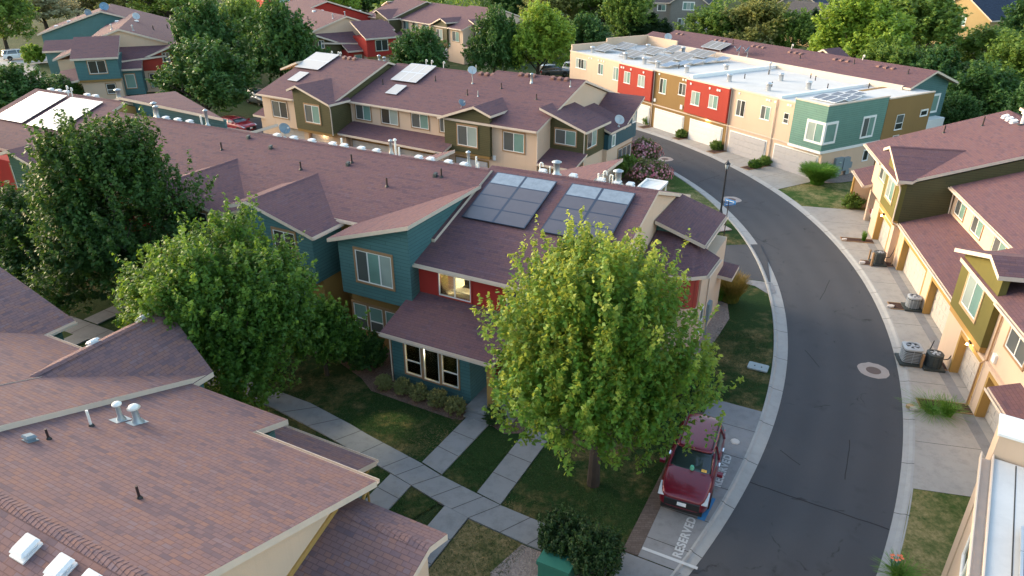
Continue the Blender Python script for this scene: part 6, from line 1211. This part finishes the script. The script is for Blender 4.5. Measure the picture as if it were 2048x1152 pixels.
# background kinds, built once
KIND = {}
def proto(key, mat, rad, zc, h, seed, n=520, per=34, ls=.36, **kw):
    me, _ = crown('crown', mat, zc, rad, n, per, ls, seed=seed, L=kw.pop('L', 1.5), sr=kw.pop('sr', .5), **kw); t = trunk('trunk', h, .2, zc, rad, seed, 7, 1).build('trunk', ['bark_t']); tm = t.data; bpy.data.objects.remove(t); KIND[key] = (me, tm, rad[0], zc + rad[2])
proto('dark', 'dark', (4, 4, 3.6), 4.3, 6, 51, lump=.4, up=.35, tipk=.5, hole=.15, n=640, clumps=24, csize=1.15)
proto('mid', 'mid', (4, 4, 4.4), 5.0, 7, 52, up=.5, tipk=.6, hole=.2, n=620, clumps=22, csize=1.12)
proto('bright', 'bright', (4, 4, 4.3), 5.0, 7, 53, up=.5, tipk=.8, hole=.2, n=620, clumps=26, csize=1.1)
proto('olive', 'olive', (4, 4, 4.2), 4.9, 7, 54, up=.4, tipk=.7, hole=.25, n=560, clumps=20, csize=1.1)
proto('pale', 'pale', (4, 4, 4.0), 4.7, 7, 55, lump=.5, up=.4, tipk=.8, hole=.45, n=380)
proto('fir', 'yew', (2.2, 2.2, 4.6), 4.9, 8, 56, lump=.25, up=.7, egg=.75, tipk=.4, hole=.1, n=420, ls=.3)
BG = [ # crown centre px x, base px y, crown top px y, width px, kind, label
 (418, 243, 96, 186, 'dark', 'round dark green tree in front of the far left house, with a glowing lamp'), (445, 176, 14, 140, 'dark', 'tall dark tree right of the far left house'), (570, 190, 18, 150, 'dark', 'broad dark tree left of the red upper box house'), (505, 150, -5, 110, 'mid', 'tree peeking between the two tall dark trees at the top left'),
 (58, 238, 139, 150, 'dark', 'dark tree behind the pale solar arrays at the left edge'), (128, 205, 155, 80, 'dark', 'small dark tree below the beige wall of the far left house'), (15, 100, -30, 120, 'mid', 'green tree behind the white suv at the top left corner'), (95, 62, -30, 130, 'pale', 'pale sunlit tree left of the far left house roof'), (160, 45, -40, 130, 'pale', 'pale sunlit tree behind the far left house peak'), (255, 48, -40, 150, 'olive', 'olive tree behind the far left house, left one'), (345, 60, -30, 150, 'mid', 'green tree behind the far left house, right one'), (662, 62, -32, 120, 'bright', 'yellow green tree right of the red gabled house'), (740, 45, -40, 90, 'dark', 'dark tree left of the distant olive row'),
 (856, 176, 67, 130, 'dark', 'round dark tree just behind the middle of the second row'), (988, 170, 29, 100, 'dark', 'dark tree left of the bright green tree'), (1075, 168, 28, 142, 'bright', 'bright green tree left of the white roofed row'), (1030, 60, -40, 120, 'dark', 'dark tree behind the distant olive row'), (1110, 75, -40, 130, 'olive', 'olive tree above the bright green tree'), (1165, 120, 38, 110, 'dark', 'dark blue green tree left of the white roof parapet'), (1200, 75, -35, 140, 'mid', 'green tree above the left end of the white roof'), (1255, 90, -25, 110, 'mid', 'green tree left of the grey sided house'),
 (1262, 92, 28, 60, 'fir', 'dark conifer left of the grey sided house, taller one'), (1300, 90, 38, 50, 'fir', 'dark conifer left of the grey sided house, shorter one'), (1325, 88, 42, 40, 'fir', 'small dark conifer in front of the grey sided house'), (1418, 105, 16, 120, 'mid', 'green tree right of the grey sided house'), (1500, 112, 0, 130, 'olive', 'olive green tree in front of the slate roof house'), (1578, 118, 24, 90, 'mid', 'green tree above the gable ridge, right of the olive green tree'), (1617, 110, 20, 50, 'fir', 'dark conifer between the slate roof house and the tall pale green tree'),
 (1700, 175, 6, 180, 'bright', 'tall pale green tree right of the slate roof house'), (1800, 150, -25, 190, 'mid', 'largest green tree at the upper right'), (1760, 200, 85, 130, 'mid', 'green tree behind the teal gable end'), (1862, 215, 105, 130, 'dark', 'dark green tree right of the teal gable end'), (1925, 262, 140, 150, 'dark', 'dark tree behind the right row roof, left one'), (2010, 225, 70, 150, 'mid', 'green tree behind the right row roof at the picture edge'), (1960, 150, 55, 120, 'mid', 'green tree below the khaki gable house'), (2030, 120, -10, 120, 'dark', 'dark tree at the top right corner'), (2040, 330, 175, 120, 'dark', 'dark tree at the right edge behind the box vents'), (1985, 180, 110, 100, 'dark', 'dark tree between the two green trees at the right edge'), (1850, 110, 10, 110, 'bright', 'sunlit tree left of the khaki gable house'), (1905, 285, 200, 90, 'dark', 'low dark tree beside the balcony of the teal gable end'), (1545, 60, -30, 120, 'olive', 'olive tree behind the slate roof house')]
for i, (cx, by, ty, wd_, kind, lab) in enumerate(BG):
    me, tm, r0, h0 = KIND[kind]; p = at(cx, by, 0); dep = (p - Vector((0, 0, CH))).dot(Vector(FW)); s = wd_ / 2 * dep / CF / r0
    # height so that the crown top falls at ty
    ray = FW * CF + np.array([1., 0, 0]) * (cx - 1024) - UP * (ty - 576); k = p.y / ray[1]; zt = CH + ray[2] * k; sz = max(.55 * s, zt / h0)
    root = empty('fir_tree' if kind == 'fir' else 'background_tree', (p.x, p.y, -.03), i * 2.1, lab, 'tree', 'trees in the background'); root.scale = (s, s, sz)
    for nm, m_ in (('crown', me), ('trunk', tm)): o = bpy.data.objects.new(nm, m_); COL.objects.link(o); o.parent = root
# far wood, one mass
V = []
rg = np.random.default_rng(5); n = 150; cx = rg.uniform(-210, 260, n); cy = rg.uniform(175, 300, n); Ps, As, Bs, Cs = [], [], [], []
for x, y in zip(cx, cy):
    r = rg.uniform(4, 7); m = 260; d = unit(rg.normal(size=(m, 3))); d[:, 2] = np.abs(d[:, 2]); p = d * r * (.65 + .4 * rg.random((m, 1))) * np.array([1, 1, 1.3]) + np.array([x, y, 1.5])
    a = unit(rg.normal(size=(m, 3))); b = unit(np.cross(a, d + .3)); s = rg.uniform(.35, .7, (m, 1)); Ps.append(p); As.append(a * s); Bs.append(b * s * .7); tone = rg.random(); Cs.append(np.stack([np.clip(tone * .7 + .3 * rg.random(m), 0, 1), np.clip(d[:, 2] * tone * .7, 0, 1), np.zeros(m)], -1))
o = bpy.data.objects.new('far_wood', leafmesh('far_wood', np.concatenate(Ps).astype(np.float32), np.concatenate(As), np.concatenate(Bs), np.concatenate(Cs), 'mid')); COL.objects.link(o); tag(o, 'belt of trees far behind all the houses', 'wood', None, 'stuff')
# shrubs
def shrub(name, px, rad, mat, label, group, seed, n=130, per=40, ls=.07, z=.06, L=.3, sr=.1, cat='shrub', up=.4, **kw):
    kw = dict(dict(lump=.2, egg=0, hole=.06, tipk=.6), **kw); me, _ = crown(name, mat, rad[2] * .95, rad, n, per, ls, seed=seed, L=L, sr=sr, up=up, **kw)
    o = bpy.data.objects.new(name, me); COL.objects.link(o); p = at(*px, z) if len(px) == 2 else Vector(px); o.location = p; return tag(o, label, cat, group)
HG = 'rounded shrubs under the front window'
for i, (x, y, r, lab) in enumerate(((769, 778, .43, 'rounded olive shrub at the left corner of the front bay, apart from the rest'), (806, 787, .45, 'rounded olive shrub below the left pane of the front window'), (838, 799, .46, 'rounded olive shrub below the middle pane of the front window'), (876, 812, .50, 'rounded olive shrub below the right pane of the front window'), (911, 828, .50, 'rounded olive shrub beside the porch step'))):
    shrub('clipped_shrub', (x, y), (r, r, r * .92), 'shrub', lab, HG, 60 + i, n=260, per=36, ls=.065, L=.14, sr=.05, lump=.12, hole=0, inner=4)
shrub('clipped_shrub', (988, 848), (.5, .5, .48), 'yew', 'dark green shrub right of the porch step', None, 66)
shrub('leafy_bush', (1128, 1112), (1.0, .85, .85), 'yew', 'dark upright bush beside the pavement, behind the green utility cabinet', 'dark bushes by the utility cabinet', 67, n=260, per=40, ls=.11, L=.7, sr=.16, up=.85, tipk=.5); shrub('leafy_bush', (1186, 1150), (1.05, .9, .95), 'yew', 'dark upright bush at the bottom edge, right of the green utility cabinet', 'dark bushes by the utility cabinet', 68, n=280, per=40, ls=.11, L=.7, sr=.16, up=.85, tipk=.5)
for i, (x, y, r, lab) in enumerate(((735, 735, 1.1, 'dark hedge bush between the teal bay and the lawn, right one'), (690, 722, 1.2, 'dark hedge bush under the young tree'))): shrub('hedge_bush', (x, y), (r, r * .9, r * .85), 'leftdark', lab, 'dark bushes against the teal bay', 70 + i, n=240, ls=.14, L=.5, sr=.2)
def blooms(parent, rad, n, size, mat, seed, zc):
    rg = np.random.default_rng(seed); d = unit(rg.normal(size=(n, 3))); d[:, 2] = np.abs(d[:, 2]) - .15; q = np.array([0, 0, zc]) + d * np.array(rad) * rg.uniform(.93, 1.12, (n, 1)); a = unit(np.cross(d, rg.normal(size=(n, 3)))); bb = unit(np.cross(d, a)); s = size * rg.uniform(.6, 1.3, (n, 1))
    o = bpy.data.objects.new('blossoms', leafmesh('blossoms', q.astype(np.float32), a * s, bb * s * .85, np.stack([rg.random(n), rg.random(n) ** 2, np.zeros(n)], -1), mat)); COL.objects.link(o); o.parent = parent
b_ = shrub('flowering_bush', (1283, 326), (1.75, 1.4, 1.15), 'shrub', 'pink flowering bush against the beige end wall, beside the road', 'pink flowering bushes', 73, n=260, per=34, ls=.16, L=.5, sr=.22, tipk=.2); blooms(b_, (1.9, 1.55, 1.3), 430, .13, 'pinkb', 3, 1.1)
b_ = shrub('flowering_bush', (1300, 366), (1.85, 1.4, 1.0), 'shrub', 'pink flowering bush just above the white patio cover', 'pink flowering bushes', 74, n=260, per=34, ls=.16, L=.5, sr=.22, tipk=.2); blooms(b_, (2.0, 1.55, 1.15), 430, .13, 'pinkb', 4, .95)
shrub('green_bush', (1252, 356), (1.1, 1.1, 1.0), 'mid', 'round green bush left of the two pink flowering bushes', None, 75, n=220, ls=.16, L=.5, sr=.2)
shrub('flowering_bush', (1368, 805), (.95, .9, 1.15), 'yew', 'dark green bush with red blossoms behind the maple', None, 76, n=240, per=36, ls=.12, L=.5, sr=.18)
blooms([x for x in bpy.data.objects if x.get('label', '').startswith('dark green bush with red')][0], (.98, .93, 1.2), 80, .085, M['redflower'], 9, 1.1)
def grassclump(name, px, r, h, n, mat, label, seed, w=.022, z=.1, lean=.55, group=None):
    rg = np.random.default_rng(seed); ang = rg.uniform(0, 2 * np.pi, n); base = np.stack([np.cos(ang), np.sin(ang)], -1) * (r * .45 * np.sqrt(rg.random(n)))[:, None]; out = unit(base + rg.normal(size=(n, 2)) * .12); hh = h * rg.uniform(.6, 1.1, n); ln_ = lean * rg.uniform(.3, 1.3, n) * r * 1.6
    Ps, As, Bs, Cs = [], [], [], []; S = 4
    def pos(t): return np.concatenate([base + out * (ln_ * t ** 2)[:, None], (hh * (t - .25 * t ** 3 * lean))[:, None]], 1)
    for k in range(S):
        p0, p1 = pos(k / S), pos((k + 1) / S); c = (p0 + p1) / 2; A_ = (p1 - p0) * .56; b = unit(np.cross(A_, np.array([0, 0, 1.]) + rg.normal(size=(n, 3)) * .3)) * (w * (1.15 - k / S))
        Ps.append(c); As.append(A_); Bs.append(b); Cs.append(np.stack([rg.random(n), np.full(n, max(0, (k / S - .3) * 1.2)), np.zeros(n)], -1))
    o = bpy.data.objects.new(name, leafmesh(name, np.concatenate(Ps).astype(np.float32), np.concatenate(As), np.concatenate(Bs), np.concatenate(Cs), mat)); COL.objects.link(o); p = at(*px, z); o.location = p; return tag(o, label, 'ornamental grass', group)
grassclump('ornamental_grass', (1633, 368), 1.15, 1.9, 5200, 'reed', 'round bright green grass clump beside the transformer box', 81, .034, lean=.62)
grassclump('ornamental_grass', (1460, 601), 1.05, 1.75, 2200, 'straw', 'tall orange tinged ornamental grass at the right end of the centre row', 82, .025, lean=.35); grassclump('ornamental_grass', (1436, 597), .8, 1.2, 1200, 'reed', 'green ornamental grass left of the orange tinged grass', 83, .025, lean=.5)
grassclump('ornamental_grass', (1893, 830), .5, .95, 300, 'reed', 'upright grass in the planter by the right garage doors', 84, .016, z=.15, lean=.7); grassclump('ornamental_grass', (1862, 824), .6, .55, 300, 'reed', 'arching floppy grass in the planter, spilling over the driveway', 85, .016, z=.15, lean=1.3)
grassclump('ornamental_grass', (1727, 481), .28, .75, 260, 'reed', 'slim yellow green grass in the farthest planter by the carport drive', 86, .016, z=.15, lean=.3)
grassclump('ornamental_grass', (1800, 1156), .5, .5, 420, 'reed', 'grass clump with orange lilies at the bottom edge by the kerb', 87, .016, lean=.9)
p = at(1788, 1132, .3)
root = empty('lily_flower', (p.x, p.y, .12), 0, 'orange lily blooms in the grass at the bottom edge by the kerb', 'flower'); g = G()
for k in range(9):
    a = 2.4 * k; c = Vector((math.cos(a) * .18, math.sin(a) * .14, .55 + .03 * (k % 3)))
    for j in range(6): b = 2 * math.pi * j / 6; e = Vector((math.cos(b), math.sin(b), .35)) * .065; s = Vector((-math.sin(b), math.cos(b), 0)) * .022; g.poly([c, c + e * .6 + s, c + e, c + e * .6 - s])
g.build('bloom', ['orangef'], root, weld=False); g = G()
for k in range(9): a = 2.4 * k; g.tube([(math.cos(a) * .06, math.sin(a) * .06, 0), (math.cos(a) * .18, math.sin(a) * .14, .55)], .008, 5)
g.build('stem', ['utilgreen'], root)
for i, (x, y, r, lab) in enumerate(((1702, 417, .7, 'leafy green bush at the corner of the open carport'), (1432, 300, .55, 'green shrub between the white garage doors, nearest the downspout'), (1362, 276, .5, 'green shrub between the brown and red garage piers'), (1296, 250, .55, 'green shrub at the far end of the white garage doors'), (1508, 337, .45, 'low ground shrub between the two grey garage doors'), (1528, 331, .5, 'small shrub against the beige garage pier'))): shrub('planter_shrub', (x, y), (r * 1.2, r, r * .8), 'mid' if i != 4 else 'left', lab, 'shrubs between the garage drives', 90 + i, n=110, per=34, ls=.14, L=.4, sr=.16)
shrub('round_bush', (72, 128), (1.9, 1.9, 1.6), 'bright', 'round clipped bush beside the white suv', None, 97, n=200, ls=.3, L=.5, sr=.3)
p = at(1088, 1128, .12); shrub('marigold', (1088, 1128), (.09, .09, .1), M['orangef'], 'single orange marigold in the bare bed', None, 98, n=16, per=10, ls=.06, L=.06, sr=.04, cat='flower')

# short grass blades on the near lawns, far too many to count
rg = np.random.default_rng(77)
def fe(u): return np.interp(u, [a[0] for a in far], [a[1] for a in far])
def ne(u): return np.interp(u, [a[0] for a in near], [a[1] for a in near])
n = 150000; u = rg.uniform(-12, 13.5, n); v = rg.uniform(-10.5, 13, n); w0 = np.array(MH.w(0, 0)[:2]); ca, sa = MH.ca, MH.sa
X = MH.o[0] + u * ca - v * sa; Y = MH.o[1] + u * sa + v * ca; rr = np.hypot(X - CX, Y - CY)
up_ = v > fe(u) - .01; lo_ = v < ne(u) + .01
ok = (up_ & (v < -1.3) & ((u < .24) | ((u > 1.5) & (u < 3.2)) | ((u > 4.37) & (u < 9.38)))) | (up_ & (u > 4.37) & (u < 9.40) & (v < 2.3)) | (up_ & (u > 8.7) & (v > 4.5) & (rr < 48.0)) | (up_ & (u > 8.7) & (u < 9.40) & (v > 2) & (v < 4.6)) | (lo_ & (v > -10.4) & (((u > -8) & (u < -.5)) | ((u > .68) & (u < 2.45)) | ((u > 3.6) & (u < 6.2))))
X, Y, u, v = X[ok], Y[ok], u[ok], v[ok]; n = len(X); h = rg.uniform(.03, .085, n); lean = rg.normal(size=(n, 2)) * .03
A = np.stack([lean[:, 0], lean[:, 1], h / 2], -1); P = np.stack([X, Y, .05 + h / 2], -1); B = unit(np.stack([rg.normal(size=n), rg.normal(size=n), np.zeros(n)], -1)) * .011
dryf = np.clip(np.sin(X * .9 + 2 * np.sin(Y * .7)) + np.sin(Y * 1.3 + np.sin(X * 1.1)) - 1.05 + rg.normal(size=n) * .35, 0, 1)
o = bpy.data.objects.new('lawn_grass', leafmesh('lawn_grass', P.astype(np.float32), A, B, np.stack([rg.random(n), dryf, np.zeros(n)], -1), 'turf')); COL.objects.link(o); tag(o, 'short lawn grass round the front paths and kerb', 'grass', None, 'stuff')
# ------------------------------------------------------------------ light
SUN_AZ, SUN_EL = 152, 14          # degrees anticlockwise from +x; elevation
wd = bpy.data.worlds.new("World"); sc.world = wd; wd.use_nodes = True; nt = wd.node_tree
bg = nt.nodes["Background"]; sky = nt.nodes.new("ShaderNodeTexSky"); sky.sky_type = 'NISHITA'; sky.sun_disc = False
sky.sun_elevation = R_(SUN_EL); sky.sun_rotation = R_(90 - SUN_AZ); sky.air_density = 1.2; sky.dust_density = 2.5; sky.ozone_density = 1.0
nt.links.new(sky.outputs[0], bg.inputs[0]); bg.inputs[1].default_value = .15
sd = bpy.data.lights.new("sun", 'SUN'); sd.energy = .9; sd.angle = R_(38); sd.color = (1, .92, .83)
so = bpy.data.objects.new("sun", sd); COL.objects.link(so)
dv = Vector((math.cos(R_(SUN_AZ)) * math.cos(R_(SUN_EL)), math.sin(R_(SUN_AZ)) * math.cos(R_(SUN_EL)), math.sin(R_(SUN_EL))))
so.rotation_euler = dv.to_track_quat('Z', 'Y').to_euler()
def lamp(loc, e, r=.08, c=(1, .66, .34)):
    l = bpy.data.lights.new("lamp_light", 'POINT'); l.energy = e; l.shadow_soft_size = r; l.color = c
    o = bpy.data.objects.new("lamp_light", l); COL.objects.link(o); o.location = loc; return o
lamp(MH.w(-2.2, .75, 2.55), 420, .12, (1, .80, .48)); lamp(MH.w(-2.2, 3.9, 5.3), 60, .15, (1, .86, .60))
for p_, e_ in LAMPS: lamp(p_, e_)
sc.view_settings.view_transform = 'Standard'; sc.view_settings.look = 'None'; sc.view_settings.gamma = 1; sc.view_settings.exposure = 2.0
sc.render.film_transparent = False
sc.cycles.max_bounces = 6; sc.cycles.diffuse_bounces = 3; sc.cycles.glossy_bounces = 2; sc.cycles.transmission_bounces = 3; sc.cycles.transparent_max_bounces = 6
sc.cycles.caustics_reflective = False; sc.cycles.caustics_refractive = False
sc.cycles.use_denoising = True
